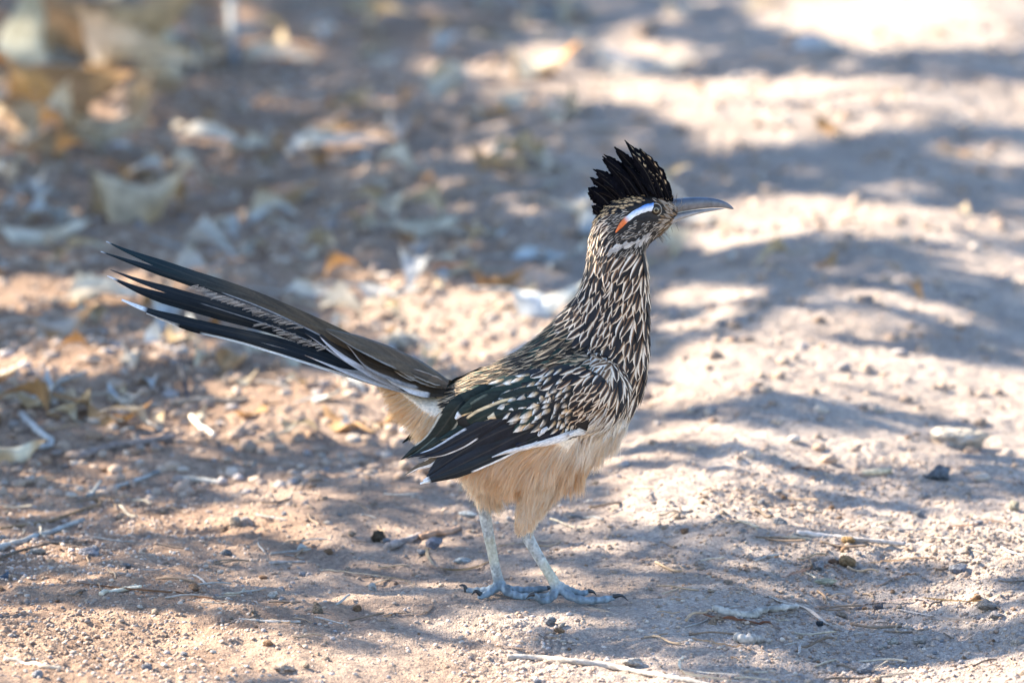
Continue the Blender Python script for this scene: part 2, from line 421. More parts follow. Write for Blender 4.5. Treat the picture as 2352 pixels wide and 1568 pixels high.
for pts, rad, _ in TOES:
    n = 26
    P = resample([at_y(*p) for p in pts], n)
    R = np.interp(np.linspace(0, 1, n), np.linspace(0, 1, len(pts)), rad) * PXM
    R = R * 1.08 * (1 + 0.15 * np.sin(np.linspace(0, 1, n) * 2 * math.pi * 5))                                        # toe pads
    # keep the sole on the sand
    for k in range(n):
        low = hz(P[k, 0], P[k, 1]) + R[k] * 0.72
        if k > n * 0.35 and P[k, 2] < low: P[k, 2] = low
    BB.raw(*tube(P, R, 12), ZERO)
# shoulder / breast bulge and brow, fused into the same surface
def blob(vx, vy, y, rx, ry, rz):
    a = np.linspace(0, math.pi, 14); c = at_y(vx, vy, y)
    P = np.stack([c + np.array([rx * math.sin(t) * 0 , 0, 0]) for t in a])
    th = np.arange(20) * 2 * math.pi / 20
    V = np.stack([np.stack([c[0] + rx * math.sin(t) * np.cos(th), c[1] + ry * math.sin(t) * np.sin(th), np.full(20, c[2] + rz * math.cos(t))], -1) for t in a])
    i = np.arange(14 * 20).reshape(14, 20); j = np.roll(i, -1, 1)
    BB.raw(V.reshape(-1, 3), np.stack([i[:-1], i[1:], j[1:], j[:-1]], -1).reshape(-1, 4), ZERO)
for sgn in (-1, 1):
    blob(1330, 905, sgn * 0.022, 0.040, 0.030, 0.034)
me0 = mesh_from('body_shape', np.concatenate(BB.V), np.concatenate(BB.F))
tmp = link('body_shape', me0)
rm = tmp.modifiers.new('fuse', 'REMESH'); rm.mode = 'VOXEL'; rm.voxel_size = 0.00115
sm = tmp.modifiers.new('smooth', 'SMOOTH'); sm.factor = 0.5; sm.iterations = 3
dg = bpy.context.evaluated_depsgraph_get()
body_me = bpy.data.meshes.new_from_object(tmp.evaluated_get(dg))
bpy.data.objects.remove(tmp)
BV = np.empty(len(body_me.vertices) * 3, np.float32); body_me.vertices.foreach_get('co', BV); BV = BV.reshape(-1, 3).astype(float)
body_me.calc_loop_triangles()
BT = np.empty(len(body_me.loop_triangles) * 3, np.int32); body_me.loop_triangles.foreach_get('vertices', BT); BT = BT.reshape(-1, 3)
bvh = BVHTree.FromPolygons([Vector(v) for v in BV], [tuple(t) for t in BT.tolist()])
bv = to_v(np.stack([BV[:, 0], BV[:, 1] * 0, BV[:, 2]], -1))

C_BUFF = np.array([0.84, 0.68, 0.51]); C_BUFFL = np.array([0.86, 0.80, 0.73]); C_LEG = np.array([0.36, 0.37, 0.36]); C_TOE = np.array([0.17, 0.215, 0.255])
BLACK = np.array([0.010, 0.010, 0.012])
def inpoly(P, poly):
    poly = np.array(poly, float); x, y = P[..., 0], P[..., 1]; ins = np.zeros(x.shape, bool)
    for (x1, y1), (x2, y2) in zip(poly, np.roll(poly, -1, 0)):
        if y1 == y2: continue
        ins ^= ((y1 > y) != (y2 > y)) & (x < (x2 - x1) * (y - y1) / (y2 - y1) + x1)
    return ins
FLIGHT = [(1390, 930), (1375, 955), (1300, 975), (1140, 1020), (985, 1095), (910, 1060), (1000, 985), (1050, 925), (1200, 890)]
FLUFF = [(1510, 900), (1475, 945), (1400, 965), (1300, 990), (1180, 980), (1060, 925), (1045, 905), (1000, 896), (930, 875), (850, 850), (840, 900), (930, 1010), (1000, 1100), (1090, 1170), (1240, 1230), (1420, 1100), (1520, 950)]
fl = inpoly(bv, FLUFF)
bc = np.where(fl[:, None], C_BUFF, np.array([0.018, 0.016, 0.015]))
t = (smooth(1060, 930, bv[:, 1]) * smooth(1180, 1340, bv[:, 0]))[:, None]; bc = np.where(fl[:, None], C_BUFF * (1 - t) + C_BUFFL * t, bc)
leg = ((BV[:, 1] > 0) & (bv[:, 1] > 1162) & (bv[:, 0] < 1190)) | ((BV[:, 1] <= 0) & (bv[:, 1] > 1211)) | (bv[:, 1] > 1310)
lc = C_LEG * (1 + 0.75 * vnoise(BV[:, 2] * 380, BV[:, 0] * 500, 50) + 0.5 * vnoise(BV[:, 2] * 1200, BV[:, 0] * 1200, 51))[:, None]
front = smooth(0.1, 0.45, vnoise(BV[:, 2] * 90, BV[:, 0] * 60, 53) + 0.12)[:, None]
lc = lc * (1 - 0.5 * front) + np.array([0.50, 0.46, 0.32]) * 0.5 * front
tf = smooth(1322, 1345, bv[:, 1])[:, None]
lc = lc * (1 - tf) + tf * C_TOE * (1 + 1.0 * vnoise(BV[:, 0] * 420, BV[:, 2] * 120, 52))[:, None]
bc = np.where(leg[:, None], lc, bc)
at = body_me.color_attributes.new('Col', 'FLOAT_COLOR', 'POINT')
at.data.foreach_set('color', np.concatenate([bc, np.ones((len(bc), 1))], 1).astype(np.float32).ravel())
body_me.polygons.foreach_set('use_smooth', np.ones(len(body_me.polygons), bool))
body_me.name = 'body'
link('body', body_me, M_BODY, bird)

# --- feather machinery
FLOW = np.array([
    (1540, 470, -1, -.6), (1450, 455, -1, -.2), (1400, 470, -1, .3), (1470, 520, -1, .25), (1430, 500, -1, .45), (1375, 520, -.3, 1), (1515, 545, -.75, .55), (1480, 575, -.7, .75),
    (1485, 625, -.45, .9), (1370, 600, -.12, 1), (1365, 660, -.35, 1), (1425, 640, -.35, .95), (1430, 700, -.5, .9), (1300, 750, -.8, .65), (1200, 820, -.9, .45),
    (1080, 870, -.9, .42), (1485, 700, -.35, 1), (1480, 780, -.35, .95), (1470, 880, -.5, .9), (1390, 800, -.6, .8), (1350, 880, -.75, .65), (1250, 920, -.85, .5),
    (1150, 900, -.85, .5), (1300, 1080, -.35, .95), (1420, 1010, -.5, .85), (1120, 1090, -.35, .95), (1215, 1170, -.1, 1), (1120, 1150, .1, 1), (1000, 960, -.7, .75), (930, 930, -.85, .6), (890, 890, -.9, .5)], float)
def flow(vx, vy):
    d2 = (FLOW[:, 0] - vx) ** 2 + (FLOW[:, 1] - vy) ** 2
    w = 1 / (d2 + 400) ** 2
    v = (FLOW[:, 2:] * w[:, None]).sum(0)
    return np.array([v[0], 0, -v[1]]) / (np.hypot(*v) + 1e-9)
def near_pt(tree, p):
    loc, n, i, d = tree.find_nearest(Vector(p))
    return np.array(loc), np.array(n)
def surf_y(vx, vy, default=-0.02):
    p = at_y(vx, vy, 0)
    h = bvh.ray_cast(Vector((p[0], -1, p[2])), Vector((0, 1, 0)))
    return h[0][1] if h[0] is not None else default
W_SHAPE = lambda s: np.sin(np.clip(s * 0.93 + 0.10, 0, 1) * math.pi) ** 0.55 * (1 - 0.25 * (s > 0.85) * (s - 0.85) / 0.15)
TS = np.array([-1, -.66, -.5, -.16, .16, .5, .66, 1.0])
def feather_grid(tree, p, n, f, L, W, base_off, tilt, N=6, camber=0.25, droop=0.0):
    pts = [p]; nor = [n]; dirs = []
    ff = unit(f - n * np.dot(f, n))
    for k in range(N):
        q, qn = near_pt(tree, pts[-1] + ff * L / N)
        if np.dot(qn, nor[-1]) < 0.2: qn = nor[-1]; q = pts[-1] + ff * L / N
        pts.append(q); nor.append(unit(0.5 * nor[-1] + 0.5 * qn))
        ff = unit(q - pts[-2]) if np.linalg.norm(q - pts[-2]) > 1e-6 else ff
        ff = unit(ff - nor[-1] * np.dot(ff, nor[-1]))
    R = np.array(pts); Nn = np.array(nor); s = np.linspace(0, 1, N + 1)
    R = R + Nn * (base_off + tilt * L * s)[:, None]
    T = unit(np.gradient(R, axis=0)); B = unit(np.cross(Nn, T))
    w = W * W_SHAPE(s)
    P = R[:, None] + B[:, None] * (w[:, None] * TS)[..., None] - Nn[:, None] * (camber * w[:, None] * TS ** 2)[..., None]
    return P, s[:, None], TS[None, :]
def lerp(a, b, t): t = np.clip(t, 0, 1)[..., None]; return a * (1 - t) + b * t

CREAM = np.array([0.72, 0.58, 0.43]); WHITE = np.array([0.78, 0.75, 0.70]); RUF = np.array([0.26, 0.12, 0.045]); OLIVE = np.array([0.030, 0.030, 0.020]); GREEN = np.array([0.016, 0.040, 0.034])
def col_neck(s, t, r):
    dark = BLACK * (1 + 0.8 * r[0]); pale = lerp(CREAM, WHITE, np.array(r[1] * 0.45))
    side = np.where(t > 0, 1.0 if r[2] > 0.25 else 0.0, 1.0 if r[2] < 0.75 else 0.0)
    m = smooth(0.46, 0.68, np.abs(t)) * side * smooth(0.08, 0.3, s)
    ru = smooth(0.26, 0.48, np.abs(t)) * side * (0.35 + 0.65 * r[3])
    c = lerp(np.broadcast_to(dark, (*m.shape, 3)), np.broadcast_to(RUF, (*m.shape, 3)), ru)
    return lerp(c, np.broadcast_to(pale, (*m.shape, 3)), m)
def col_mantle(s, t, r):
    base = np.array([0.022, 0.018, 0.014]) * (0.4 + 1.0 * r[0]) if r[1] > 0.35 else GREEN * (0.4 + 0.7 * r[0])
    m = smooth(0.46, 0.70, np.abs(t)) * smooth(0.1, 0.35, s) * (0.35 + 0.65 * r[2]) * (1.0 if r[3] > 0.2 else 0.2) * np.where(t > 0, 1.0, r[4] > 0.45)
    return lerp(np.broadcast_to(base, (*m.shape, 3)), np.broadcast_to(CREAM * np.array([0.95, 0.84, 0.72]), (*m.shape, 3)), m)
def col_covert(s, t, r):
    base = np.array([0.014, 0.015, 0.017]) * (0.7 + r[0])
    d = ((s - 0.78) / (0.20 + 0.18 * r[3])) ** 2 + (np.abs(t - 0.9 * (r[1] - .5)) / (0.40 + 0.28 * r[4])) ** 2
    m = 1 - smooth(0.62, 1.12, d)
    m = m * (1 - 0.75 * r[2] * (np.abs(t) < 0.2) * (s < 0.86))
    pale = lerp(np.broadcast_to(CREAM * np.array([.92, .74, .5]), (*m.shape, 3)), np.broadcast_to(WHITE, (*m.shape, 3)), smooth(0.58, 0.88, s + 0 * t))
    return lerp(np.broadcast_to(base, (*m.shape, 3)), pale, m)
def col_breast(s, t, r):
    dark = np.array([0.035, 0.022, 0.016]); pale = lerp(CREAM, WHITE, np.array(r[1])) * (0.55 + 0.45 * r[2])
    k = r[3]                                             # how plain the feather is
    m = smooth(0.10 + 0.35 * (1 - k), 0.35 + 0.35 * (1 - k), np.abs(t)) * smooth(0.0, 0.25, s)
    c = lerp(np.broadcast_to(dark, (*m.shape, 3)), np.broadcast_to(np.array([.34, .2, .11]), (*m.shape, 3)), smooth(0.05, 0.5, np.abs(t)) * np.ones_like(s))
    return lerp(c, np.broadcast_to(pale, (*m.shape, 3)), np.maximum(m, 0.9 * k))
def col_face(s, t, r):
    dark = np.array([0.02, 0.017, 0.015]); pale = np.array([0.42, 0.36, 0.30]) * (0.7 + 0.6 * r[1])
    m = smooth(0.42, 0.7, np.abs(t)) * smooth(0.2, 0.5, s) * (r[2] > 0.35)
    return lerp(np.broadcast_to(dark, (*m.shape, 3)), np.broadcast_to(pale, (*m.shape, 3)), m)
def col_lore(s, t, r):
    c = np.array([0.16, 0.105, 0.06]) * (0.4 + 1.0 * r[0]) if r[1] > 0.4 else np.array([0.30, 0.25, 0.20]) * (0.6 + .6 * r[2])
    return np.broadcast_to(c, (*(s * t).shape, 3))
def col_crown(s, t, r):
    d = ((s - 0.72) / 0.24) ** 2 + (t / 0.75) ** 2
    m = (1 - smooth(0.5, 1.1, d)) * (r[2] > 0.30)
    return lerp(np.broadcast_to(BLACK, (*m.shape, 3)), np.broadcast_to(CREAM * np.array([.75, .62, .45]), (*m.shape, 3)), m)
WINGPOLY = [(1372, 890), (1378, 930), (1365, 958), (1300, 1000), (1200, 1015), (1060, 990), (1045, 915), (1180, 880), (1275, 858), (1335, 868)]
PATCH = [(1508, 463), (1497, 464), (1470, 472), (1445, 488), (1424, 508), (1414, 530), (1416, 535), (1438, 512), (1459, 498), (1482, 491), (1500, 490)]
MAL = [(1398, 566), (1420, 548), (1455, 543), (1498, 528), (1502, 535), (1470, 549), (1430, 555), (1402, 570)]
GUARD = [(1520, 463), (1505, 459), (1478, 464), (1452, 477), (1430, 496), (1413, 520), (1411, 537), (1418, 535), (1438, 513), (1460, 499), (1484, 493), (1512, 498), (1522, 482)]
def region(vx, vy):
    P = np.array([vx, vy])
    if vy > 1120 or (vy > 1000): return None
    if inpoly(P, FLUFF): return None
    if vx > 1352 and vy < 575 - (vx - 1440) * 0.35 * (vx > 1440):
        if inpoly(P, PATCH) or math.hypot((vx - 1507) / 13, (vy - 481) / 17) < 1: return None
        if inpoly(P, GUARD): return None
        if vy < (457 + (1510 - vx) * 0.30 if vx < 1510 else 457): return ('head_plumage', col_crown, 0.0019, 0.0085, 0.0017)
        if vx > 1520: return ('head_plumage', col_lore, 0.0012, 0.0055, 0.0008)
        if inpoly(P, MAL): return ('head_plumage', 'mal', 0.0018, 0.0085, 0.0017)
        if vx < 1405 + (vy - 500) * 0.1: return ('neck_plumage', col_neck, 0.0026, 0.011, 0.0023)
        return ('head_plumage', col_face, 0.0016, 0.0065, 0.0014)
    if (vy < 800 and vx > 1290 + (vy - 690) * 0.9 * (vy > 690)) or (vy < 905 and vx > 1405):
        k = smooth(600, 800, vy) * 0.35 + smooth(1380, 1480, vx) * 0.5
        return ('neck_plumage', col_neck, 0.0036 + 0.0013 * k, 0.0165 + 0.007 * k, 0.0032 + 0.0015 * k)
    if inpoly(P, WINGPOLY): return None
    if vx < 1370 and vy > 905: return None
    if vx < 1048 and vy > 893: return None
    if vx > 1370: return ('breast_plumage', 'breast', 0.0028, 0.017, 0.0024)
    return ('mantle_plumage', col_mantle, 0.0034, 0.019, 0.0028)

def area_samples(V, T, n):
    a, b, c = V[T[:, 0]], V[T[:, 1]], V[T[:, 2]]
    cr = np.cross(b - a, c - a); ar = np.linalg.norm(cr, axis=1)
    k = rng.choice(len(T), n, p=ar / ar.sum())
    u, v = rng.random((2, n)); f = u + v > 1; u[f], v[f] = 1 - u[f], 1 - v[f]
    return a[k] + (b - a)[k] * u[:, None] + (c - a)[k] * v[:, None], unit(cr[k])
PB = {}
cells = {}
def far_enough(p, r, key):
    g = tuple(np.floor(p / 0.004).astype(int)); m = int(r / 0.004) + 1
    for i in range(-m, m + 1):
        for j in range(-m, m + 1):
            for k in range(-m, m + 1):
                for q in cells.get((key, g[0] + i, g[1] + j, g[2] + k), ()):
                    if (q[0] - p[0]) ** 2 + (q[1] - p[1]) ** 2 + (q[2] - p[2]) ** 2 < r * r: return False
    cells.setdefault((key, *g), []).append(p); return True
SP, SN = area_samples(BV, BT, 60000)
SV = to_v(np.stack([SP[:, 0], SP[:, 1] * 0, SP[:, 2]], -1))
k_ = (SV[:, 1] < 1000) & ~inpoly(SV, FLUFF)
SP, SN, SV = SP[k_], SN[k_], SV[k_]
for p, n, v in zip(SP, SN, SV):
    if v[1] > 1000: continue
    rg = region(v[0], v[1])
    if rg is None: continue
    name, colf, r, L, W = rg
    if not far_enough(p, r, 0): continue
    f = flow(*v) + rng.normal(0, 0.07, 3)
    if name == 'head_plumage':
        tipv = v + np.array([f[0], -f[2]]) * (L * 0.9 / PXM)
        if inpoly(tipv, GUARD): continue
    sc_ = rng.uniform(0.85, 1.18)
    P, s, t = feather_grid(bvh, p, n, f, L * sc_, W * rng.uniform(0.85, 1.15), 0.0004, rng.uniform(0.07, 0.15), N=5)
    rr = rng.random(5)
    if colf == 'breast':
        rr[3] = float(np.clip(smooth(850, 990, v[1] + rng.normal(0, 30) + 60 * float(smooth(1450, 1490, v[0]))), 0, 1)); C = col_breast(s, t, rr)
    elif colf == 'mal':
        C = np.broadcast_to(np.array([0.50, 0.46, 0.42]) * rng.uniform(0.45, 1.15), (*P.shape[:2], 3))
    else: C = colf(s, t, rr)
    PB.setdefault(name, Batch()).grid(P, C)
PLAB = {'head_plumage': 'fine dark face and crown feathers with pale spots', 'neck_plumage': 'black neck feathers edged with cream streaks',
        'breast_plumage': 'whitish breast feathers with brown streaks', 'mantle_plumage': 'dark olive back feathers edged with buff'}
for k, b in PB.items():
    tag(link(k, b.mesh(k), M_FEATHER, bird), PLAB[k], kind='stuff')

# --- soft down on belly, thighs and under the tail
DB = Batch()
cnt = 0
DP, DN = area_samples(BV, BT, 150000)
DV = to_v(np.stack([DP[:, 0], DP[:, 1] * 0, DP[:, 2]], -1))
vy_ = DV[:, 1]
sel = inpoly(DV, FLUFF) | ((vy_ > 1100) & (vy_ < 1208) & (DP[:, 1] < 0)) | ((vy_ > 1090) & (vy_ < 1158))
sel &= ~((DP[:, 1] > 0) & (vy_ > 1158)) & (vy_ < 1212) & ~((np.abs(DP[:, 1]) > 0.012) & inpoly(DV, FLIGHT))
for p, n, v in zip(DP[sel], DN[sel], DV[sel]):
    f = flow(*v); n_ = unit(n)
    low = smooth(1120, 1190, v[1])
    L = rng.uniform(0.006, 0.014) * (1 - 0.55 * low)
    cl = vnoise(v[0] * 0.045, v[1] * 0.03 + p[1] * 60, 71); cl2 = vnoise(v[0] * 0.012, v[1] * 0.012, 72)
    f = unit(f + np.array([0.9 * cl, 0, 0.25 * cl2])); L = L * (1 + 0.7 * cl)
    d = unit(f * 0.9 + n_ * rng.uniform(0.02, 0.24) * (1 - 0.5 * low) + rng.normal(0, 0.10, 3))
    s = np.linspace(0, 1, 5)[:, None]
    R = p + d * L * s + (f - n_ * 0.35) * L * 0.30 * s ** 2
    side = unit(np.cross(d, n_ + rng.normal(0, 0.4, 3)))
    w = (0.00024 * (1 - 0.8 * s ** 1.5)) * rng.uniform(0.7, 1.4)
    tt = float(smooth(1060, 930, v[1])) * float(smooth(1180, 1340, v[0])); g = rng.uniform(0.90, 1.10)
    hue = rng.random()
    c = (C_BUFF * (1 - tt) + C_BUFFL * tt) * g * (1 + 0.16 * cl)
    c = lerp(c, np.array([0.80, 0.53, 0.29]) * g, np.array(np.clip(0.25 + 1.2 * cl2, 0, 0.75) * (1 - tt)))
    if v[0] < 1010: c = c * np.array([0.98, 0.95, 0.85])
    if hue > 0.86: c = c * np.array([0.95, 0.82, 0.66])
    elif hue < 0.30: c = c * 0.45 + np.array([0.70, 0.63, 0.54]) * 0.55
    DB.grid(np.stack([R - side * w, R + side * w], 1), c)
tag(link('belly_down', DB.mesh('belly_down'), M_DOWN, bird), 'soft buff down on belly, thighs and under the tail', kind='stuff')

# --- explicit blades (tail, wing, crest): rachis in v pixels, projected half width, depth
def blade(path, wid, ydep, colf, n=18, side_y=0.0, M=17, sharp=0.5, wave=0.0, wig=0.0):
    """path: v points base->tip, wid: half widths (v px) along it; ydep: depths along it; side_y: metres the blade leans in depth"""
    P3 = resample([at_y(p[0], p[1], y) for p, y in zip(path, ydep)], n)
    s = np.linspace(0, 1, n)
    w = np.interp(s, np.linspace(0, 1, len(wid)), wid) * PXM
    T = unit(np.gradient(P3, axis=0))
    up = unit(np.cross(T, np.array([0, 1.0, 0]))); up = up * np.sign(up[:, 2:3] + 1e-9)
    t = np.linspace(-1, 1, M)
    ww = w[:, None] * np.ones(M) * (1 + wig * vnoise(np.arange(n)[:, None] * 0.9, np.sign(t)[None, :] * 7.0, int(abs(path[0][0]))))
    G = P3[:, None] + up[:, None] * (ww * t)[..., None]
    G[..., 1] += side_y * t[None] * (w / (w.max() + 1e-9))[:, None]
    G[..., 1] += 0.0012 * t[None] ** 2
    C = np.array(colf(s[:, None], t[None, :]), float)
    sd = int(abs(path[0][0] * 3 + path[-1][1]))
    st = vnoise(s[:, None] * n * 0.9 - np.abs(t)[None] * 6, np.abs(t)[None] * 1.5 + 10 * (t > 0)[None], sd)
    C = C * (1 + 0.75 * st[..., None])
    sh_ = ((np.abs(t) < 0.07)[None] & (s < 0.93)[:, None])[..., None]
    if M > 9 and n > 16: C = np.where(sh_, C * 0.6 + np.array([0.030, 0.027, 0.022]), C)
    return G, C
def solid(c):
    c = np.array(c)
    return lambda s, t: np.broadcast_to(c, (*(s * t).shape, 3))
def banded(base, edge=None, lo=None, hi=None, tip=None, tips=0.93, sheen=None):
    base = np.array(base)
    def f(s, t):
        sh = (s * t).shape
        c = np.broadcast_to(base, (*sh, 3)).copy()
        if sheen is not None: c = lerp(c, np.broadcast_to(np.array(sheen), (*sh, 3)), smooth(0.3, 0.9, s + 0 * t))
        if lo is not None: c = lerp(c, np.broadcast_to(np.array(lo[0]), (*sh, 3)), ((t < lo[1]) & (s > lo[2]) & (s < lo[3])) * np.ones(sh))
        if hi is not None: c = lerp(c, np.broadcast_to(np.array(hi[0]), (*sh, 3)), ((t > hi[1]) & (s > hi[2]) & (s < hi[3])) * np.ones(sh))
        if tip is not None: c = lerp(c, np.broadcast_to(np.array(tip), (*sh, 3)), (s + 0 * t > tips) * np.ones(sh))
        return c
    return f
def add_blades(name, items, parent, mat=M_FLIGHT, mirror=False):
    out = []
    for it in items:
        b = Batch(); b.grid(*blade(**it)); o = link(name, b.mesh(name), mat, parent); out.append(o)
    return out
BR = (0.085, 0.056, 0.030); DK = (0.010, 0.013, 0.016); DG = (0.012, 0.024, 0.024); GY_ = (0.20, 0.19, 0.185); WH = (0.72, 0.72, 0.72)
tail = [
    # long upper pair, brown going green-black
    dict(path=[(1020, 888), (900, 835), (760, 764), (600, 691), (430, 630), (300, 580.5), (244, 555)], wid=[8, 15, 15, 13, 12.5, 9, .6], ydep=[-.004] * 7, side_y=.007, n=60, colf=banded(BR, sheen=(0.005, 0.016, 0.020), lo=(GY_, -0.80, 0.36, 0.66), tip=WH, tips=0.993)),
    dict(path=[(1020, 892), (900, 845), (760, 775), (600, 703), (430, 645), (300, 602), (231, 578)], wid=[8, 12, 12, 10, 8.5, 7, .6], ydep=[.006] * 7, side_y=.007, n=60, colf=banded((0.018, 0.018, 0.012), sheen=(0.006, 0.012, 0.014), lo=(GY_, -0.45, 0.20, 0.70), tip=WH, tips=0.988)),
    # middle pair
    dict(path=[(1010, 898), (880, 852), (760, 793), (640, 744), (500, 700), (340, 652), (253, 620)], wid=[8, 10, 10, 9, 7.5, 6.5, .6], ydep=[-.006] * 7, side_y=.006, n=60, colf=banded(DK, lo=(GY_, -0.80, 0.40, 0.72))),
    dict(path=[(1010, 902), (880, 860), (760, 806), (640, 759), (500, 720), (340, 674), (246, 634)], wid=[8, 9, 10, 10, 11, 10, .6], ydep=[.004] * 7, side_y=.006, n=60, colf=banded(DK, tip=WH, tips=0.968)),
    # lower pair with bold white
    dict(path=[(1005, 905), (880, 872), (760, 826), (640, 786), (500, 755), (360, 720), (279, 689)], wid=[7, 8, 8, 7.5, 7.5, 7, 1.5], ydep=[-.008] * 7, side_y=.006, n=60, colf=banded(DK, tip=WH, tips=0.925)),
    dict(path=[(1000, 909), (880, 880), (760, 845), (640, 808), (540, 778), (430, 752), (336, 720)], wid=[7, 8, 7, 6, 6, 5.5, 1], ydep=[-.004] * 7, side_y=.006, n=60, colf=banded(DK, lo=(WH, -0.25, 0.08, 0.80), tip=WH, tips=0.885)),
    dict(path=[(1000, 911), (880, 878), (790, 848), (690, 816), (600, 790)], wid=[7, 8, 7, 5, .6], ydep=[.008] * 5, side_y=.005, n=30, colf=banded((0.018, 0.018, 0.02), lo=(WH, -0.3, 0.2, 1))),
]
add_blades('tail_feather', tail, bird)
coverts = [
    dict(path=[(1028, 884), (960, 848), (880, 812), (800, 778), (748, 757)], wid=[8, 15, 16, 12, 2], ydep=[-.010, -.014, -.015, -.014, -.012], side_y=.012, n=26, colf=banded((0.095, 0.064, 0.036), lo=((0.20, 0.17, 0.14), -0.80, 0.4, 1), hi=((0.10, 0.09, 0.08), 0.82, 0, 1))),
    dict(path=[(1025, 893), (960, 868), (900, 848), (845, 830), (810, 800), (795, 788)], wid=[8, 20, 24, 20, 10, 2], ydep=[-.013, -.018, -.018, -.017, -.015, -.013], side_y=.010, n=26, colf=banded((0.040, 0.028, 0.018), lo=(GY_, -0.70, 0.25, 1))),
    dict(path=[(1020, 902), (970, 890), (930, 872), (895, 860), (872, 846)], wid=[8, 17, 20, 16, 3], ydep=[-.015, -.020, -.020, -.018, -.016], side_y=.008, n=22, colf=banded((0.042, 0.031, 0.02), lo=((0.50, 0.48, 0.47), -0.35, 0.2, 1))),
    dict(path=[(1000, 900), (900, 866), (820, 826), (760, 790), (735, 770)], wid=[8, 18, 18, 14, 3], ydep=[-.011, -.013, -.013, -.012, -.011], side_y=.008, n=26, colf=banded((0.03, 0.022, 0.016), lo=((0.42, 0.41, 0.42), -0.35, 0.25, 1))),
    dict(path=[(980, 906), (900, 884), (830, 862), (760, 836), (700, 815)], wid=[6, 9, 8, 6, 1], ydep=[-.014, -.014, -.013, -.012, -.011], side_y=.006, n=22, colf=solid((0.48, 0.46, 0.46))),
    dict(path=[(960, 890), (860, 850), (790, 815), (730, 780), (700, 765)], wid=[6, 12, 13, 9, 1], ydep=[-.010] * 5, side_y=.006, n=22, colf=banded((0.014, 0.016, 0.02), lo=((0.3, 0.3, 0.31), -0.5, 0.2, 1))),
    dict(path=[(1035, 878), (985, 862), (930, 832), (880, 804), (850, 788)], wid=[8, 13, 14, 10, 2], ydep=[.004, .004, .003, .002, .001], side_y=-.012, n=22, colf=banded((0.085, 0.060, 0.036), hi=((0.16, 0.14, 0.12), 0.8, 0, 1))),
]
for k in range(11):
    u = k / 10; bx_ = 1030 - 70 * rng.random(); by_ = 884 - (1030 - bx_) * 0.40 + rng.uniform(0, 16) * (1 + u)
    L_ = rng.uniform(60, 115); d_ = np.array([-0.90, -0.40 + rng.uniform(-.05, .06)])
    pth = [tuple(np.array([bx_, by_]) + d_ * L_ * q + np.array([0, 4]) * q * q) for q in (0, .35, .7, 1)]
    g_ = rng.uniform(0.6, 1.4)
    coverts.append(dict(path=pth, wid=[3, rng.uniform(6, 9), rng.uniform(5, 8), 0.8], ydep=[-.016 - .006 * rng.random()] * 4, side_y=.005, n=20,
                        colf=banded(np.array([0.07, 0.048, 0.028]) * g_, lo=((0.24, 0.20, 0.16), -0.7, 0.2, 1), hi=((0.20, 0.17, 0.14), 0.82, 0.2, 1))))
add_blades('tail_covert', coverts, bird)
# grey barbs showing between the spread tail feathers
BAR = Batch()
for k in range(130):
    u = rng.random()
    a, b_ = [((700, 752), (450, 655)), ((760, 800), (600, 738))][int(rng.random() < 0.35)]
    q = np.array(a) * (1 - u) + np.array(b_) * u + rng.normal(0, 1.5, 2)
    d = np.array([-34, rng.uniform(-3, 5)]) * rng.uniform(0.5, 1.0)
    y = -0.013 + 0.004 * rng.random()
    P = np.stack([at_y(*(q + d * t + np.array([0, 3]) * t * t), y) for t in (0, .5, 1)])
    w = np.array([[0, 0, 1.0]]) * 0.00028
    BAR.grid(np.stack([P - w, P + w * np.array([[1], [1], [.2]])], 1), np.array([0.34, 0.32, 0.30]) * rng.uniform(0.25, 1.0))
tag(link('tail_barbs', BAR.mesh('tail_barbs'), M_FEATHER, bird), 'loose grey barbs between the tail feathers', kind='stuff')

# --- wings
TOPC = [(1412, 915), (1380, 862), (1300, 842), (1190, 868), (1100, 892), (1050, 910)]
BOTC = [(1408, 945), (1350, 982), (1270, 1008), (1190, 1020), (1110, 1010), (1050, 980)]
tc_, bc_ = resample([np.array(p, float) for p in TOPC], 34), resample([np.array(p, float) for p in BOTC], 34)
WP = np.zeros((34, 14, 3))
for i in range(34):
    for j in range(14):
        u = j / 13; q = tc_[i] * (1 - u) + bc_[i] * u
        y = surf_y(*q, default=-0.030)
        bul = math.sin(math.pi * u) ** 0.5 * math.sin(math.pi / 2 * min(1, i / 14)) if i < 14 else math.sin(math.pi * u) ** 0.5
        yy_ = min(y - 0.0004, -0.034) - 0.0062 * abs(bul)
        WP[i, j] = at_y(q[0], q[1], yy_)
wb = Batch(); wb.grid(WP, np.array([0.02, 0.02, 0.02]))
wing_me = wb.mesh('wing')
wing = link('wing', wing_me, M_FEATHER, bird)
ii = np.arange(34 * 14).reshape(34, 14)
WF = np.stack([ii[:-1, :-1], ii[1:, :-1], ii[1:, 1:], ii[:-1, 1:]], -1).reshape(-1, 4)
WT = np.concatenate([WF[:, [0, 1, 2]], WF[:, [0, 2, 3]]])
WV = WP.reshape(-1, 3)
nn = np.cross(WV[WT[0, 1]] - WV[WT[0, 0]], WV[WT[0, 2]] - WV[WT[0, 0]])
if nn[1] > 0: WT = WT[:, ::-1]
wbvh = BVHTree.FromPolygons([Vector(v) for v in WV], [tuple(map(int, t)) for t in WT])
def wy_(vx, vy):
    """depth of the folded wing's surface at a pixel"""
    p = at_y(vx, vy, -0.04); h = wbvh.ray_cast(Vector((p[0], -1, p[2])), Vector((0, 1, 0)))
    if h[0] is not None: return h[0][1]
    return min(surf_y(vx, vy, -0.02) - 0.005, -0.036 - 0.012 * float(smooth(930, 1120, vx)))
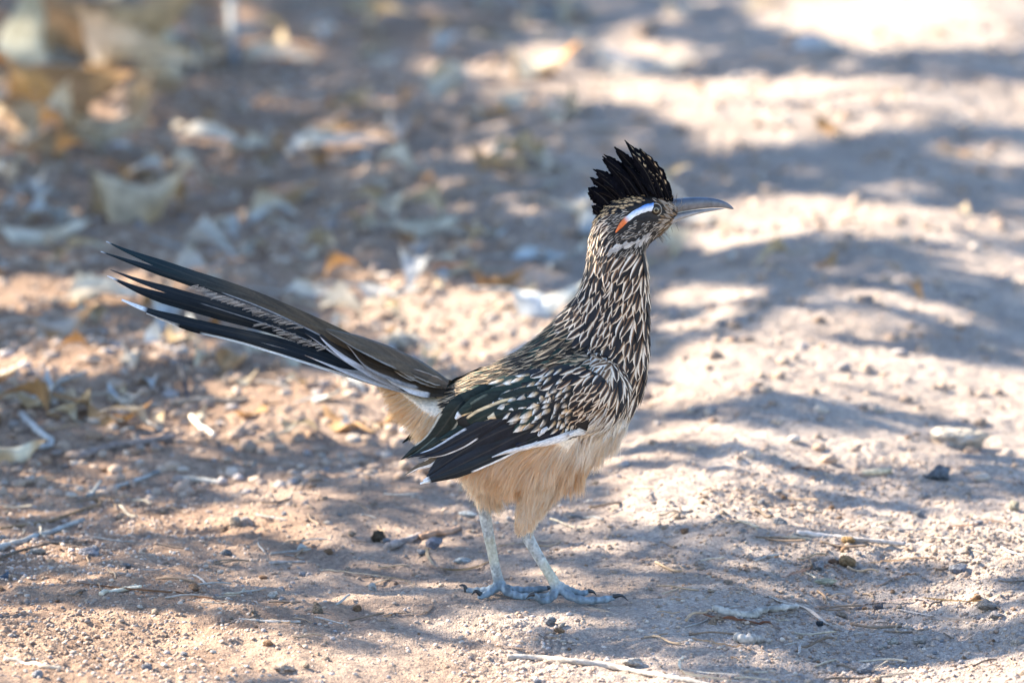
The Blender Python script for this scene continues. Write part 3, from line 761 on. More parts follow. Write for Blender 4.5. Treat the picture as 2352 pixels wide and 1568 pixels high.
def wblade(path, wid, off, colf, n=20, side=0.0):
    ys_ = [wy_(*p) - off for p in path]
    return dict(path=path, wid=wid, ydep=ys_, colf=colf, n=n * 2, side_y=side)
NAVY = (0.010, 0.013, 0.020)
prim = [
    wblade([(1060, 1000), (1020, 1035), (990, 1062), (958, 1074), (930, 1091)], [10, 13, 10, 7, 1], .0000, banded((0.10, 0.075, 0.05), lo=(WH, -0.2, 0.2, 1))),
    wblade([(1270, 955), (1171, 965), (1090, 1000), (1020, 1050), (985, 1085)], [10, 19, 22, 18, 2], .0010, banded(NAVY)),
    wblade([(1280, 962), (1190, 975), (1097, 1015), (1025, 1062), (980, 1094)], [10, 18, 22, 18, 2], .0018, banded(NAVY, hi=((0.02, 0.025, 0.03), 0.9, 0, 1))),
    wblade([(1290, 970), (1215, 990), (1122, 1035), (1040, 1075), (972, 1104)], [8, 17, 19, 16, 2], .0026, banded(NAVY, sheen=None, tip=WH, tips=0.965, hi=((0.012, 0.030, 0.034), 0.4, 0.0, 0.45))),
    wblade([(1300, 978), (1230, 1005), (1146, 1044), (1060, 1082), (965, 1111)], [7, 13, 14, 12, 2], .0032, banded((0.010, 0.014, 0.018), lo=(WH, -0.72, 0.15, 0.65), tip=WH, tips=0.945, hi=((0.012, 0.03, 0.034), 0.3, 0.0, 0.4))),
]
sec = [
    wblade([(1080, 905), (1050, 935), (1015, 985), (985, 1015), (950, 1035), (921, 1056)], [10, 22, 24, 17, 9, 1], .0006, banded((0.012, 0.018, 0.016), lo=((0.30, 0.28, 0.22), -0.86, 0.2, 0.8), hi=((0.42, 0.40, 0.34), 0.82, 0.35, 0.8))),
    wblade([(1180, 900), (1110, 935), (1050, 980), (1000, 1018), (962, 1040), (936, 1052)], [10, 24, 25, 18, 10, 1], .0014, banded((0.013, 0.021, 0.019), lo=((0.36, 0.37, 0.36), -0.62, 0.35, 1), hi=((0.10, 0.12, 0.10), 0.8, 0.2, 1))),
    wblade([(1150, 882), (1100, 905), (1060, 925), (1030, 946)], [8, 17, 17, 2], .0018, banded((0.014, 0.024, 0.022), lo=((0.62, 0.44, 0.24), -0.62, 0.30, 0.97), tip=WH, tips=0.90)),
    wblade([(1200, 890), (1130, 915), (1065, 945), (1046, 962)], [10, 22, 20, 3], .0022, banded((0.013, 0.026, 0.023), lo=((0.64, 0.46, 0.26), -0.55, 0.25, 0.97), tip=WH, tips=0.92)),
    wblade([(1215, 915), (1150, 940), (1098, 962), (1062, 985), (1010, 1010)], [10, 20, 20, 15, 3], .0026, banded((0.012, 0.023, 0.021), lo=((0.42, 0.38, 0.32), -0.60, 0.3, 1), hi=((0.60, 0.46, 0.28), 0.72, 0.15, 0.62))),
    wblade([(1235, 893), (1190, 908), (1150, 922), (1125, 936)], [8, 15, 15, 3], .0030, banded((0.014, 0.022, 0.020), lo=((0.66, 0.50, 0.30), -0.50, 0.30, 0.97), tip=WH, tips=0.88)),
    wblade([(1240, 922), (1190, 938), (1150, 950), (1120, 960)], [8, 15, 15, 3], .0034, banded((0.012, 0.022, 0.021), tip=(0.66, 0.54, 0.36), tips=0.86)),
    wblade([(1180, 945), (1110, 978), (1050, 1010), (1000, 1036), (945, 1049)], [8, 16, 15, 11, 2], .0030, banded(NAVY, lo=((0.50, 0.52, 0.56), -0.72, 0.42, 1), hi=((0.42, 0.44, 0.48), 0.72, 0.45, 0.9))),
    wblade([(1170, 955), (1110, 990), (1060, 1022), (1010, 1043), (962, 1052)], [6, 10, 9, 7, 1], .0035, banded(NAVY, lo=((0.54, 0.55, 0.58), -0.5, 0.40, 1))),
]
edge = [
    wblade([(1396, 938), (1385, 960), (1350, 984), (1308, 1000)], [5, 9, 10, 4], .0052, solid((0.66, 0.60, 0.54)), n=14),
    wblade([(1330, 988), (1290, 1006), (1250, 1018), (1212, 1028)], [4, 9, 8, 2], .0050, solid((0.68, 0.63, 0.59)), n=14),
    wblade([(1262, 1010), (1215, 1026), (1165, 1038), (1130, 1050)], [3, 6, 5, 1], .0048, solid((0.66, 0.62, 0.59)), n=14),
    wblade([(1258, 982), (1246, 990), (1236, 1001)], [3, 7, 3], .0056, solid((0.60, 0.60, 0.62)), n=10),
    wblade([(1290, 985), (1255, 1000), (1215, 1012), (1185, 1024)], [6, 14, 13, 4], .0042, banded((0.012, 0.012, 0.020)), n=14),
]
W1 = add_blades('primary_feather', prim, wing); W2 = add_blades('secondary_feather', sec, wing); W3 = add_blades('leading_edge_feather', edge, wing)
# wing coverts, one by one, laid like shingles from the rear forward
CP, CN = area_samples(WV, WT, 5000)
CVv = to_v(CP)
order = []
for p, n, v in zip(CP, CN, CVv):
    if v[0] < 1185 + (v[1] - 880) * 0.35: continue
    if v[1] > 955 + (v[0] - 1210) * 0.17 + (18 if v[0] > 1300 else 0): continue
    r = 0.0050 if v[0] < 1240 else (0.0044 if v[0] < 1310 else 0.0038)
    if not far_enough(p, r, 1): continue
    order.append((v[0], p, n, v))
order.sort(key=lambda q: q[0])
W4 = []
for k, (_, p, n, v) in enumerate(order):
    if n[1] > 0: n = -n
    big = float(smooth(1370, 1190, v[0]))
    f = flow(*v) + rng.normal(0, 0.06, 3) * np.array([1, 0.3, 1])
    L = (0.0125 + 0.010 * big) * rng.uniform(0.9, 1.15); W = (0.0030 + 0.0022 * big) * rng.uniform(0.9, 1.15)
    P, s, t = feather_grid(wbvh, p, n, f, L, W, 0.0012 + 0.0012 * big, 0.10 + 0.03 * rng.random(), N=7)
    rr = rng.random(5)
    if big > 0.72 and rr[4] > 0.35:
        C = col_covert(s, t, rr); base = lerp(C, np.broadcast_to(GREEN * 1.1, C.shape), 0.7 * (C.sum(-1) < 0.1)); C = base
    elif big < 0.12 or (v[1] < 872 and rr[4] > 0.4): C = col_neck(s, t, rr)
    else: C = col_covert(s, t, rr)
    b = Batch(); b.grid(P, C); W4.append(link('covert_feather', b.mesh('covert_feather'), M_FEATHER, wing))
# the far wing is the near one mirrored in the bird's midplane
wing_far = wing.copy(); COL.objects.link(wing_far); wing_far.scale = (1, -1, 1)
for o in W1 + W2 + W3 + W4:
    c = o.copy(); c.parent = wing_far; COL.objects.link(c)

# --- crest
base_c = resample([np.array(p, float) for p in [(1542, 462), (1515, 452), (1480, 449), (1440, 454), (1405, 466), (1378, 490)]], 60)
tip_c = resample([np.array(p, float) for p in [(1468, 340), (1440, 326), (1410, 341), (1386, 361), (1364, 390), (1355, 408), (1352, 432), (1357, 474)]], 60)
crest = []
CLUMP = np.array([(1462, 336), (1436, 323), (1410, 340), (1384, 360), (1364, 390), (1354, 408), (1352, 434), (1356, 474)], float)
for k in range(84):
    u = k / 43 if k < 44 else rng.uniform(0.0, 0.45)
    short = rng.uniform(0.93, 1.04) if k < 44 and k % 2 == 0 else rng.uniform(0.5, 0.96)
    iu = int(u * 59)
    b0 = base_c[iu] + rng.normal(0, 3, 2); t0 = tip_c[iu] + rng.normal(0, 6, 2)
    j_ = np.argmin(np.linalg.norm(CLUMP - t0, axis=1)); t0 = t0 * 0.35 + (CLUMP[j_] + rng.normal(0, 2.5, 2)) * 0.65
    t0 = b0 + (t0 - b0) * short
    mid = (b0 + t0) / 2; nrm = np.array([-(t0 - b0)[1], (t0 - b0)[0]]); nrm = nrm / np.linalg.norm(nrm)
    if nrm[0] < 0: nrm = -nrm
    bow = np.linalg.norm(t0 - b0) * (0.03 * (1 - u) + 0.035)
    y0 = rng.uniform(-0.010, 0.010); y1 = y0 * rng.uniform(0.8, 1.9)
    r = rng.random(4)
    spotted = u < 0.14 or (k >= 44 and u < 0.30)
    def cf(s, t, r=r, spotted=spotted):
        sh = (s * t).shape
        c = np.broadcast_to(np.array([0.004, 0.004, 0.006]), (*sh, 3)).copy()
        if spotted:
            for q in (0.25, 0.42, 0.58, 0.74, 0.88):
                m = (1 - smooth(0.3, 1, ((s - q - 0.06 * r[0]) / 0.045) ** 2 + ((t - 0.5 * np.sign(r[1] - .5)) / 0.16) ** 2))
                c = lerp(c, np.broadcast_to(np.array([0.50, 0.38, 0.24]), (*sh, 3)), m)
        return c
    wv = rng.uniform(9, 15) if short > 0.8 else rng.uniform(6, 10)
    crest.append(dict(path=[tuple(b0), tuple(mid + nrm * bow), tuple(t0)], wid=[4, wv * 0.8, wv, wv * 0.8, 0.8], ydep=[y0, (y0 + y1) / 2, y1], colf=cf, n=30, wig=0.75, side_y=rng.uniform(-.003, .003)))
add_blades('crest_feather', crest, bird, mat_col('crest_black', 0.95, 0.03, noise=(900, 0.3)))

# --- bill
def mandible(up_, lo_, dep, cols, name):
    n = 30; A = resample([np.array(p, float) for p in up_], n); B_ = resample([np.array(p, float) for p in lo_], n)
    d = np.interp(np.linspace(0, 1, n), np.linspace(0, 1, len(dep)), dep) / 1000
    a = np.arange(16) * 2 * math.pi / 16; V = []; C = []
    for i in range(n):
        c = at_y(*((A[i] + B_[i]) / 2)); h = at_y(*A[i]) - c
        V.append(c + np.cos(a)[:, None] * h + np.sign(np.sin(a))[:, None] * (np.abs(np.sin(a)) ** 0.8)[:, None] * np.array([0, d[i], 0]))
        C.append(lerp(np.array(cols[0]) + 0 * V[-1], np.array(cols[1]) + 0 * V[-1], 0.5 - 0.5 * np.cos(a)))
    V = [np.repeat(V[0].mean(0)[None], 16, 0)] + V + [np.repeat(V[-1].mean(0)[None], 16, 0)]; C = [C[0]] + C + [C[-1]]
    i = np.arange(len(V) * 16).reshape(len(V), 16); j = np.roll(i, -1, 1)
    F = np.stack([i[:-1], j[:-1], j[1:], i[1:]], -1).reshape(-1, 4)
    me = mesh_from(name, np.concatenate(V), F, np.concatenate(C))
    return link(name, me, M_BILL, bird)
mandible([(1520, 463), (1545, 457), (1567, 454.5), (1605, 453), (1640, 456), (1667, 464), (1680, 473), (1685, 479)],
         [(1520, 497), (1545, 491), (1567, 486), (1605, 480), (1640, 477), (1665, 478), (1678, 480.5), (1684.5, 481)], [3, 5.2, 5.0, 4.0, 3.0, 2.0, 1.1, 0.3],
         ((0.060, 0.085, 0.13), (0.15, 0.14, 0.13)), 'upper_mandible')  # bluish top edge: sky reflection put into the horn colour
mandible([(1515, 500), (1545, 492), (1567, 487), (1605, 481), (1640, 478.5), (1664, 479)],
         [(1515, 523), (1545, 513), (1567, 503), (1605, 491), (1640, 484), (1664, 480)], [3, 5.0, 4.5, 3.4, 2.3, 0.6],
         ((0.17, 0.18, 0.20), (0.32, 0.30, 0.28)), 'lower_mandible')

# --- eye, eyelid, bare skin behind the eye (both sides)
ye = surf_y(1507, 481)
ec = at_y(1507, 481, ye + 0.0018)
a = np.linspace(0, math.pi, 26); th = np.arange(28) * 2 * math.pi / 28
EV = np.stack([ec + 0.0048 * np.stack([np.sin(q) * np.cos(th), np.full(28, -math.cos(q)), np.sin(q) * np.sin(th)], -1) for q in a])
ang = a
ecol = np.where((ang < 0.34)[:, None], np.array([0.003, 0.003, 0.003]), np.where((ang < 0.46)[:, None], np.array([0.30, 0.26, 0.17]), np.array([0.030, 0.022, 0.014])))
i = np.arange(26 * 28).reshape(26, 28); j = np.roll(i, -1, 1)
EF = np.stack([i[:-1], j[:-1], j[1:], i[1:]], -1).reshape(-1, 4)
eye = link('eye', mesh_from('eye', EV.reshape(-1, 3), EF, np.repeat(ecol, 28, 0)), M_EYE, bird)
ring = np.array([ec + np.array([0.0042 * math.cos(q), -0.0016 - 0.0004 * math.cos(q), 0.0050 * math.sin(q)]) for q in np.linspace(0, 2 * math.pi, 40)])
rv, rf = tube(ring, 0.00042, 8, closed=False)
lid = link('eyelid', mesh_from('eyelid', rv, rf, np.tile(np.array([[0.30, 0.27, 0.23]]), (len(rv), 1))), M_BODY, bird)
ptop = resample([np.array(p, float) for p in [(1502, 462), (1476, 471), (1450, 486), (1430, 501), (1418, 519), (1413, 533)]], 30)
pbot = resample([np.array(p, float) for p in [(1500, 486), (1482, 489), (1462, 498), (1443, 512), (1426, 527), (1415, 535)]], 30)
G = np.zeros((30, 9, 3)); GC = np.zeros((30, 9, 3))
for i_ in range(30):
    for j_ in range(9):
        w_ = 0.10 + 0.80 * j_ / 8 + 0.10 * vnoise(i_ * 0.6, 5.0 * (j_ > 4), 77) * (abs(j_ - 4) > 2)
        q = ptop[i_] * (1 - w_) + pbot[i_] * w_
        G[i_, j_] = at_y(q[0], q[1], surf_y(*q) - 0.0016 + 0.0012 * (abs(j_ - 4) / 4) ** 2)
        u = i_ / 29
        c = np.array([0.66, 0.70, 0.74])
        c = lerp(c, np.array([0.05, 0.20, 0.55]), np.array(smooth(0.62, 0.15, u) * np.clip(1.15 - j_ / 4.5, 0, 1)))
        c = lerp(c, np.array([0.62, 0.15, 0.04]), np.array(smooth(0.56, 0.70, u)))
        GC[i_, j_] = c
pb = Batch(); pb.grid(G, GC)
patch = tag(link('eye_patch', pb.mesh('eye_patch'), M_BODY, bird), 'bare skin behind the eye, blue and white turning orange')
for o in (eye, lid, patch):
    c = o.copy(); c.scale = (1, -1, 1); COL.objects.link(c)

# --- bristles round the base of the bill and on the chin
BS = Batch()
for k in range(140):
    if k < 105: q = np.array([rng.uniform(1528, 1566), 0]); q[1] = 458 + (1566 - q[0]) * 0.05 + rng.uniform(-2, 30); d = np.array([rng.uniform(-.2, 1), rng.uniform(-1.0, 0.1)])
    else: u = rng.random(); q = np.array([1560 - 55 * u, 506 + 45 * u]); d = np.array([rng.uniform(.1, .9), rng.uniform(.5, 1.0)])
    L = rng.uniform(9, 22); y = rng.uniform(-.008, .004)
    P = np.stack([at_y(*(q + d * L * s + np.array([0, 0.0]) * s), y * (1 + s)) for s in (0, .5, 1)])
    w = np.array([[0.00014, 0, 0.00006]])
    BS.grid(np.stack([P - w, P + w * np.array([[1], [.8], [.1]])], 1), np.array([0.10, 0.08, 0.06]) if rng.random() < .35 else np.array([0.42, 0.36, 0.28]))
tag(link('bristles', BS.mesh('bristles'), M_DOWN, bird), 'fine bristles at the base of the bill', kind='stuff')

# --- claws
for pts, rad, cl in TOES:
    if cl is None: continue
    P = resample([at_y(*p) for p in cl], 12)
    lift = max(0.0, max(hz(p[0], p[1]) + 0.0004 - p[2] for p in P)); P[:, 2] += lift * np.linspace(0.3, 1, 12)
    v_, f_ = tube(P, np.linspace(6.4, 0.7, 12) * PXM, 10)
    link('claw', mesh_from('claw', v_, f_, np.tile(np.array([[0.022, 0.024, 0.028]]), (len(v_), 1))), M_BILL, bird)

#TREE
# ---- crown laid out so that the ground keeps its sunny gaps and the bird its shade
pts = BV[rng.choice(len(BV), 2500)]
pts = np.concatenate([pts, np.array([at_y(x, y, rng.uniform(-.01, .01)) for x, y in [(300, 590), (450, 640), (600, 700), (750, 770), (350, 700), (500, 745), (650, 790), (1430, 350), (1400, 400), (1450, 400), (1640, 470), (1600, 470)] for _ in range(20)])])
proj = pts[:, :2] - S[None, :2] / S[2] * pts[:, 2:3]
keep = np.zeros_like(lit)
for px_, py_ in proj:
    i0 = int((px_ - GX[0]) / 0.008); j0 = int((py_ - GY[0]) / 0.008)
    keep[max(0, j0 - 2):j0 + 3, max(0, i0 - 2):i0 + 3] = True
lit &= ~keep
for fx, fy, fr in ((1095, 872, 3), (1366, 560, 3), (1130, 850, 2)):
    q = at_y(fx, fy, -0.012); q = q[:2] - S[:2] / S[2] * q[2]
    i0 = int((q[0] - GX[0]) / 0.008); j0 = int((q[1] - GY[0]) / 0.008)
    lit[j0 - fr:j0 + fr + 1, i0 - fr:i0 + fr + 1] = True
nleaf = 95000
lt = np.stack([rng.uniform(GX[0], GX[-1], nleaf), rng.uniform(GY[0], GY[-1], nleaf)], 1)
ix = ((lt[:, 0] - GX[0]) / 0.008).astype(int); iy = ((lt[:, 1] - GY[0]) / 0.008).astype(int)
ok = ~lit[iy, ix]
ok &= keep[iy, ix] | (lt[:, 1] > 0.55) | (rng.random(nleaf) < 0.52)            # thinner foliage over the near ground
lt = lt[ok]; n = len(lt)
hgt = 0.95 + 0.35 * (vnoise(lt[:, 0] * 1.7, lt[:, 1] * 1.7, 60) + 0.5) + rng.uniform(0, 0.6, n) ** 1.3
LP = np.concatenate([lt, np.zeros((n, 1))], 1) + S[None] * (hgt / S[2])[:, None]
nrm = unit(S[None] + rng.normal(0, 0.45, (n, 3)))
ax = unit(np.cross(nrm, rng.normal(0, 1, (n, 3)))); bx = np.cross(nrm, ax)
la = rng.uniform(0.012, 0.021, n)[:, None]; lb = la * 0.62
Vl = np.stack([LP - ax * la, LP + bx * lb - nrm * la * .2, LP + ax * la, LP - bx * lb - nrm * la * .2], 1).reshape(-1, 3)
Fl = np.arange(n * 4).reshape(n, 4)
tree = link('shade_tree', None); tree.location = (0, 0, 0)
tag(tree, 'leafy tree beside the track whose crown throws the dappled shade', 'tree')
tag(link('crown', mesh_from('crown', Vl, Fl, None, False), M_CROWN, tree), kind='stuff')
tp = resample([np.array(p, float) for p in [(-3.9, 3.6, -0.3), (-3.85, 3.5, 0.5), (-3.6, 3.3, 1.2), (-3.2, 3.1, 1.7), (-2.8, 2.9, 2.1)]], 20)
v_, f_ = tube(tp, np.linspace(0.19, 0.07, 20), 14)
link('trunk', mesh_from('trunk', v_, f_), M_BARK, tree)
for k in range(14):
    e = LP[rng.integers(0, n)]; b0 = tp[rng.integers(11, 20)]
    pth = resample([b0, b0 * 0.6 + e * 0.4 + np.array([0, 0, 0.25]), e], 14)
    v_, f_ = tube(pth, np.linspace(0.035, 0.006, 14), 8)
    link('limb', mesh_from('limb', v_, f_), M_BARK, tree)

# ================================================================== LITTER ON THE GROUND
def rock_mesh(name, seed, sub=2):
    import bmesh
    bm = bmesh.new(); bmesh.ops.create_icosphere(bm, subdivisions=sub, radius=1)
    r = np.random.default_rng(seed)
    planes = [(unit(r.normal(0, 1, 3)), r.uniform(0.50, 0.86)) for _ in range(13)]
    for v in bm.verts:
        p = np.array(v.co)
        for nn_, d in planes:
            e = np.dot(p, nn_) - d
            if e > 0: p = p - nn_ * e * 0.95
        p = p * (1 + 0.34 * vnoise(p[0] * 1.7 + 5, p[1] * 1.7 + p[2] * 2.3, seed) + 0.12 * vnoise(p[0] * 5 + 5, p[1] * 5 + p[2] * 6, seed))
        v.co = p
    me = bpy.data.meshes.new(name); bm.to_mesh(me); bm.free()
    me.polygons.foreach_set('use_smooth', np.ones(len(me.polygons), bool))
    return me
def colour(me, c):
    at_ = me.color_attributes.get('Col') or me.color_attributes.new('Col', 'FLOAT_COLOR', 'POINT')
    at_.data.foreach_set('color', np.tile(np.array([*c, 1.0], np.float32), len(me.vertices)))
    return me
MARKS = []
NOUN = ('leaf', 'stone', 'rock', 'pebble', 'chip', 'clump', 'stick', 'twig', 'splinter', 'root', 'row', 'straw', 'blade', 'stem', 'needle', 'grass', 'scrap')
def mark(p, label):
    w = label.split()
    for i, x in enumerate(w):
        if x in NOUN: MARKS.append((np.array(p[:2], float), ' '.join(w[:i + 1]))); return
def beside(p):
    d = [np.linalg.norm((q - p[:2]) * np.array([1, .7])) for q, _ in MARKS]; i = int(np.argmin(d))
    return ('close beside' if d[i] < 0.03 else 'near' if d[i] < 0.09 else 'some way from') + ' the ' + MARKS[i][1]
def stone(vx, vy, wpx, hpx, c, label, cat='stone', name='stone', rot=0.0, seed=None, group=None, depth=0.8, sink=0.25):
    p = ground(vx, vy); dist = np.dot(p - CAM, FWD); k = dist / FPX
    me = colour(rock_mesh(name, seed if seed is not None else int(vx * 7 + vy), 3), c)
    o = link(name, me, M_STONE)
    rx, rz = wpx * k / 2, hpx * k / 2
    o.scale = (rx, rx * depth, rz); o.rotation_euler = (rng.uniform(-.2, .2), rng.uniform(-.15, .15), rot + rng.uniform(-.5, .5))
    o.location = (p[0], p[1], p[2] + rz * (1 - 2 * sink) * 0.9)
    mark(p, label)
    return tag(o, label, cat, group)

def leaf_mesh(name, seed, L, W, curl, fold, c1, c2):
    """broad triangular dry leaf, curled, with its stalk; length along +X"""
    r = np.random.default_rng(seed); N, M_ = 22, 13
    s = np.linspace(0, 1, N); t = np.linspace(-1, 1, M_)
    w = W / 2 * np.clip(np.where(s < 0.22, np.sin(s / 0.22 * math.pi / 2) ** 0.7, (1 - (s - 0.22) / 0.78) ** 0.85), 0.015, 1)
    w = w * (1 + 0.07 * np.sin(s * 40 + r.uniform(0, 6)))
    X = np.repeat((s * L)[:, None], M_, 1); Y = w[:, None] * t
    Z = fold * np.abs(Y) ** 1.3 * (20 * W) ** 0 + curl * (Y ** 2) / W * 2.2
    Z = Z - 0.9 * curl * (X - L * 0.45) ** 2 / L + W * 0.16 * vnoise(X / L * 3 + seed, Y / W * 3, seed) + W * 0.06 * vnoise(X / L * 8, Y / W * 8 + seed, seed + 1)
    b = Batch()
    mixf = np.clip(0.5 + 1.4 * vnoise(X / L * 3.3 + 9, Y / W * 3 + seed, seed + 2) + 0.25 * (np.abs(t)[None, :] > 0.8), 0, 1)
    vein = (np.abs(t)[None, :] < 0.09) * np.ones((N, 1))
    C = lerp(np.array(c1) + 0 * X[..., None], np.array(c2) + 0 * X[..., None], mixf); C = C * (1 + 0.35 * vein[..., None])
    b.grid(np.stack([X - L * 0.45, Y, Z], -1), C)
    q = np.stack([np.linspace(0.02, -0.55, 8) * L - L * 0.45, 0.05 * L * np.sin(np.linspace(0, 2, 8)), Z[0, M_ // 2] + 0.10 * L * np.linspace(0, 1, 8) ** 2 * r.uniform(-1, 1)], 1)
    v_, f_ = tube(q, np.linspace(0.0011, 0.0008, 8), 6); b.raw(v_, f_, np.array(c1) * 0.8)
    return b.mesh(name)
def settle(o, me, extra=0.0):
    """drop an object until it rests on the ground under it"""
    V = np.empty(len(me.vertices) * 3, np.float32); me.vertices.foreach_get('co', V); V = V.reshape(-1, 3)
    M = np.array(o.matrix_basis); Wd = V @ M[:3, :3].T + M[:3, 3]
    gap = Wd[:, 2] - height(Wd[:, 0], Wd[:, 1])
    o.location.z -= float(np.quantile(gap, 0.06)) + extra
def leaf(vx, vy, wpx, label, rot, curl=0.6, fold=0.2, tilt=(0, 0), c1=(0.42, 0.34, 0.22), c2=(0.30, 0.20, 0.10), seed=None, aspect=0.8, name='dry_leaf', cat='leaf', group=None):
    """vx, vy: where the leaf lies on the ground (its middle, at ground level)"""
    p = ground(vx, vy); k = np.dot(p - CAM, FWD) / FPX; L = wpx * k * 1.22
    sd = seed if seed is not None else int(vx * 3 + vy * 11)
    me = leaf_mesh(name, sd, L, L * aspect, curl, fold, c1, c2)
    o = link(name, me, M_LEAF); o.location = tuple(p); o.rotation_euler = (tilt[0], tilt[1], rot)
    settle(o, me)
    mark(p, label)
    return tag(o, label, cat, group)
def lay(pts_v, lift):
    out = []
    for q in pts_v:
        p = ground(q[0], q[1]); p[2] += lift + (q[2] if len(q) > 2 else 0); out.append(p)
    return np.array(out)
def twig(pts_v, rpx, label, c, name='twig', cat='twig', knots=0.18, group=None, n=34, taper=0.75, branch=None):
    P = lay(pts_v, 0); k = np.dot(P[0] - CAM, FWD) / FPX; r = rpx * k
    P = resample(P, n); P[:, 2] += r * 0.7
    for q in P: q[2] = max(q[2], hz(q[0], q[1]) + r * 0.35)
    ker = np.ones(5) / 5; P[:, 2] = np.convolve(np.pad(P[:, 2], 2, mode='edge'), ker, 'valid')
    sd = int(pts_v[0][0] * 5 + pts_v[0][1])
    R = r * np.linspace(1, taper, n) * (1 + knots * 2 * vnoise(np.arange(n) * 0.55, 0.5, sd))
    v_, f_ = tube(P, R, 10); b = Batch()
    ctr = np.repeat(np.concatenate([P[:1], P, P[-1:]]), 10, 0)
    v_ = ctr + (v_ - ctr) * (1 + 0.5 * vnoise(np.arange(len(v_)) * 0.37, np.arange(len(v_)) % 10 * 0.8, sd))[:, None]
    cc = np.array(c) * 0.82 * (1 + 0.7 * vnoise(v_[:, 0] * 300, v_[:, 2] * 600, sd) + 0.5 * vnoise(v_[:, 0] * 60, v_[:, 1] * 60, sd + 3))[:, None]
    b.V.append(v_); b.F.append(f_); b.C.append(cc); b.n = len(v_)
    for (u, dx, dy, dz) in (branch or []):
        i0 = int(u * (n - 1)); q = np.stack([P[i0] + np.array([dx, dy, dz]) * t_ for t_ in np.linspace(0, 1, 6)])
        v2, f2 = tube(q, np.linspace(r * 0.7, r * 0.45, 6), 8); b.raw(v2, f2, np.array(c) * 0.9)
    o = link(name, b.mesh(name), M_WOOD)
    mark(P[n // 2], label)
    return tag(o, label, cat, group)
def straw(pts_v, wpx, label, c, name='straw', cat='straw', group=None, n=26, twist=0.6):
    P = lay(pts_v, 0); k = np.dot(P[0] - CAM, FWD) / FPX
    P = resample(P, n); P[:, 2] += 0.0010
    for q in P: q[2] = max(q[2], hz(q[0], q[1]) + 0.0005)
    T = unit(np.gradient(P, axis=0)); A = unit(np.cross(T, np.array([0, 0, 1.0])))
    sd = int(pts_v[0][0] * 3 + pts_v[0][1]); ph = twist * np.sin(np.linspace(0, 3, n) + sd)
    w = wpx * k / 2 * np.clip(np.sin(np.linspace(0.10, 0.97, n) * math.pi) ** 0.4, 0.2, 1)
    B_ = A * np.cos(ph)[:, None] + np.array([0, 0, 1.0]) * np.sin(ph)[:, None]
    B_ = unit(B_ + np.array([0, 0, 0.55]))
    off = np.array([-1, 0, 1.0])
    G_ = P[:, None] + B_[:, None] * (w[:, None] * off)[..., None]
    G_[:, 1, 2] += 0.0003; G_[..., 2] += 0.0006
    mark(P[n // 2], label)
    b = Batch(); b.grid(G_, np.array(c)[None, None] * (1 + 0.3 * vnoise(np.arange(n) * 0.5, 0.3, sd))[:, None, None])
    return tag(link(name, b.mesh(name), M_STRAW), label, cat, group)

TAN = (0.46, 0.37, 0.265); BRN = (0.28, 0.165, 0.085); OCH = (0.42, 0.285, 0.155); PALE = (0.60, 0.52, 0.42); GREYL = (0.42, 0.42, 0.40)
# --- dry leaves behind the bird
leaf(315, 498, 200, 'tan curled cottonwood leaf arched over a dark hollow, alone on grey earth', 0.35, -1.3, 0.1, (0.25, 0), TAN, OCH, aspect=0.85)
leaf(70, 170, 240, 'large grey-tan leaf standing upright at the back of the leaf pile', 1.2, 0.5, 0.3, (1.25, 0.1), (0.44, 0.42, 0.34), (0.40, 0.36, 0.26), aspect=0.95)
leaf(250, 140, 338, 'broad brown leaf arched across the top of the leaf pile', 0.1, -0.9, -0.3, (0.75, 0), BRN, OCH, aspect=0.7)
leaf(120, 290, 247, 'deep orange-brown leaf at the foot of the leaf pile', 0.5, -1.1, 0.2, (0.9, 0.2), (0.36, 0.20, 0.07), BRN, aspect=0.9)
leaf(30, 300, 169, 'small brown leaf with a pale rim beside the orange-brown leaf', 2.0, -0.8, 0.2, (0.9, 0), TAN, BRN)
leaf(290, 235, 247, 'pale twisted leaf with a raised wavy rim at the edge of the pile', -0.5, 1.2, 0.4, (0.8, -0.3), PALE, OCH, aspect=0.6)
leaf(310, 300, 156, 'narrow ochre leaf hanging down from the pale twisted leaf', 1.9, -0.5, 0.3, (0.9, 0.6), OCH, TAN, aspect=0.35)
leaf(160, 330, 169, 'bright rimmed tan leaf curling beside the dark hole of the pile', 1.4, 0.9, 0.3, (0.9, 0.5), PALE, OCH, aspect=0.45)
leaf(215, 325, 190, 'straw-coloured leaf spilling down the front of the leaf pile', 0.4, -0.9, 0.2, (0.8, 0.2), TAN, OCH, aspect=0.6)
leaf(70, 352, 170, 'dusty brown leaf half under the front of the pile', 2.6, -0.8, 0.2, (0.6, 0.1), BRN, TAN, aspect=0.7)
leaf(380, 215, 170, 'straw-brown leaf tipped up at the outer side of the pile', 1.0, 0.8, 0.2, (0.8, -0.2), (0.50, 0.41, 0.29), OCH, aspect=0.6)
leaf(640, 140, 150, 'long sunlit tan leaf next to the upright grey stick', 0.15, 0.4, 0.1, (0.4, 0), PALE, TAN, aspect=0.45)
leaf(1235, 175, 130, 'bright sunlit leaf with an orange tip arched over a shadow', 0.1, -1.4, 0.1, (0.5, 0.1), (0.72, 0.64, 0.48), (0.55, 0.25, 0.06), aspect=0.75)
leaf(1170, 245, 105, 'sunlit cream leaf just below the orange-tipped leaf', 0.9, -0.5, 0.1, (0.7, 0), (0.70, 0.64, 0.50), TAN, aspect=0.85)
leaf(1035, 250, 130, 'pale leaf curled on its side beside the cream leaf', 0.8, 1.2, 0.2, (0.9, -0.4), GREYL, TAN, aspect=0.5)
leaf(770, 350, 190, 'long whitish strip of leaf glaring in the sun', 0.25, 0.3, 0.1, (0.35, 0), (0.74, 0.70, 0.62), PALE, aspect=0.3)
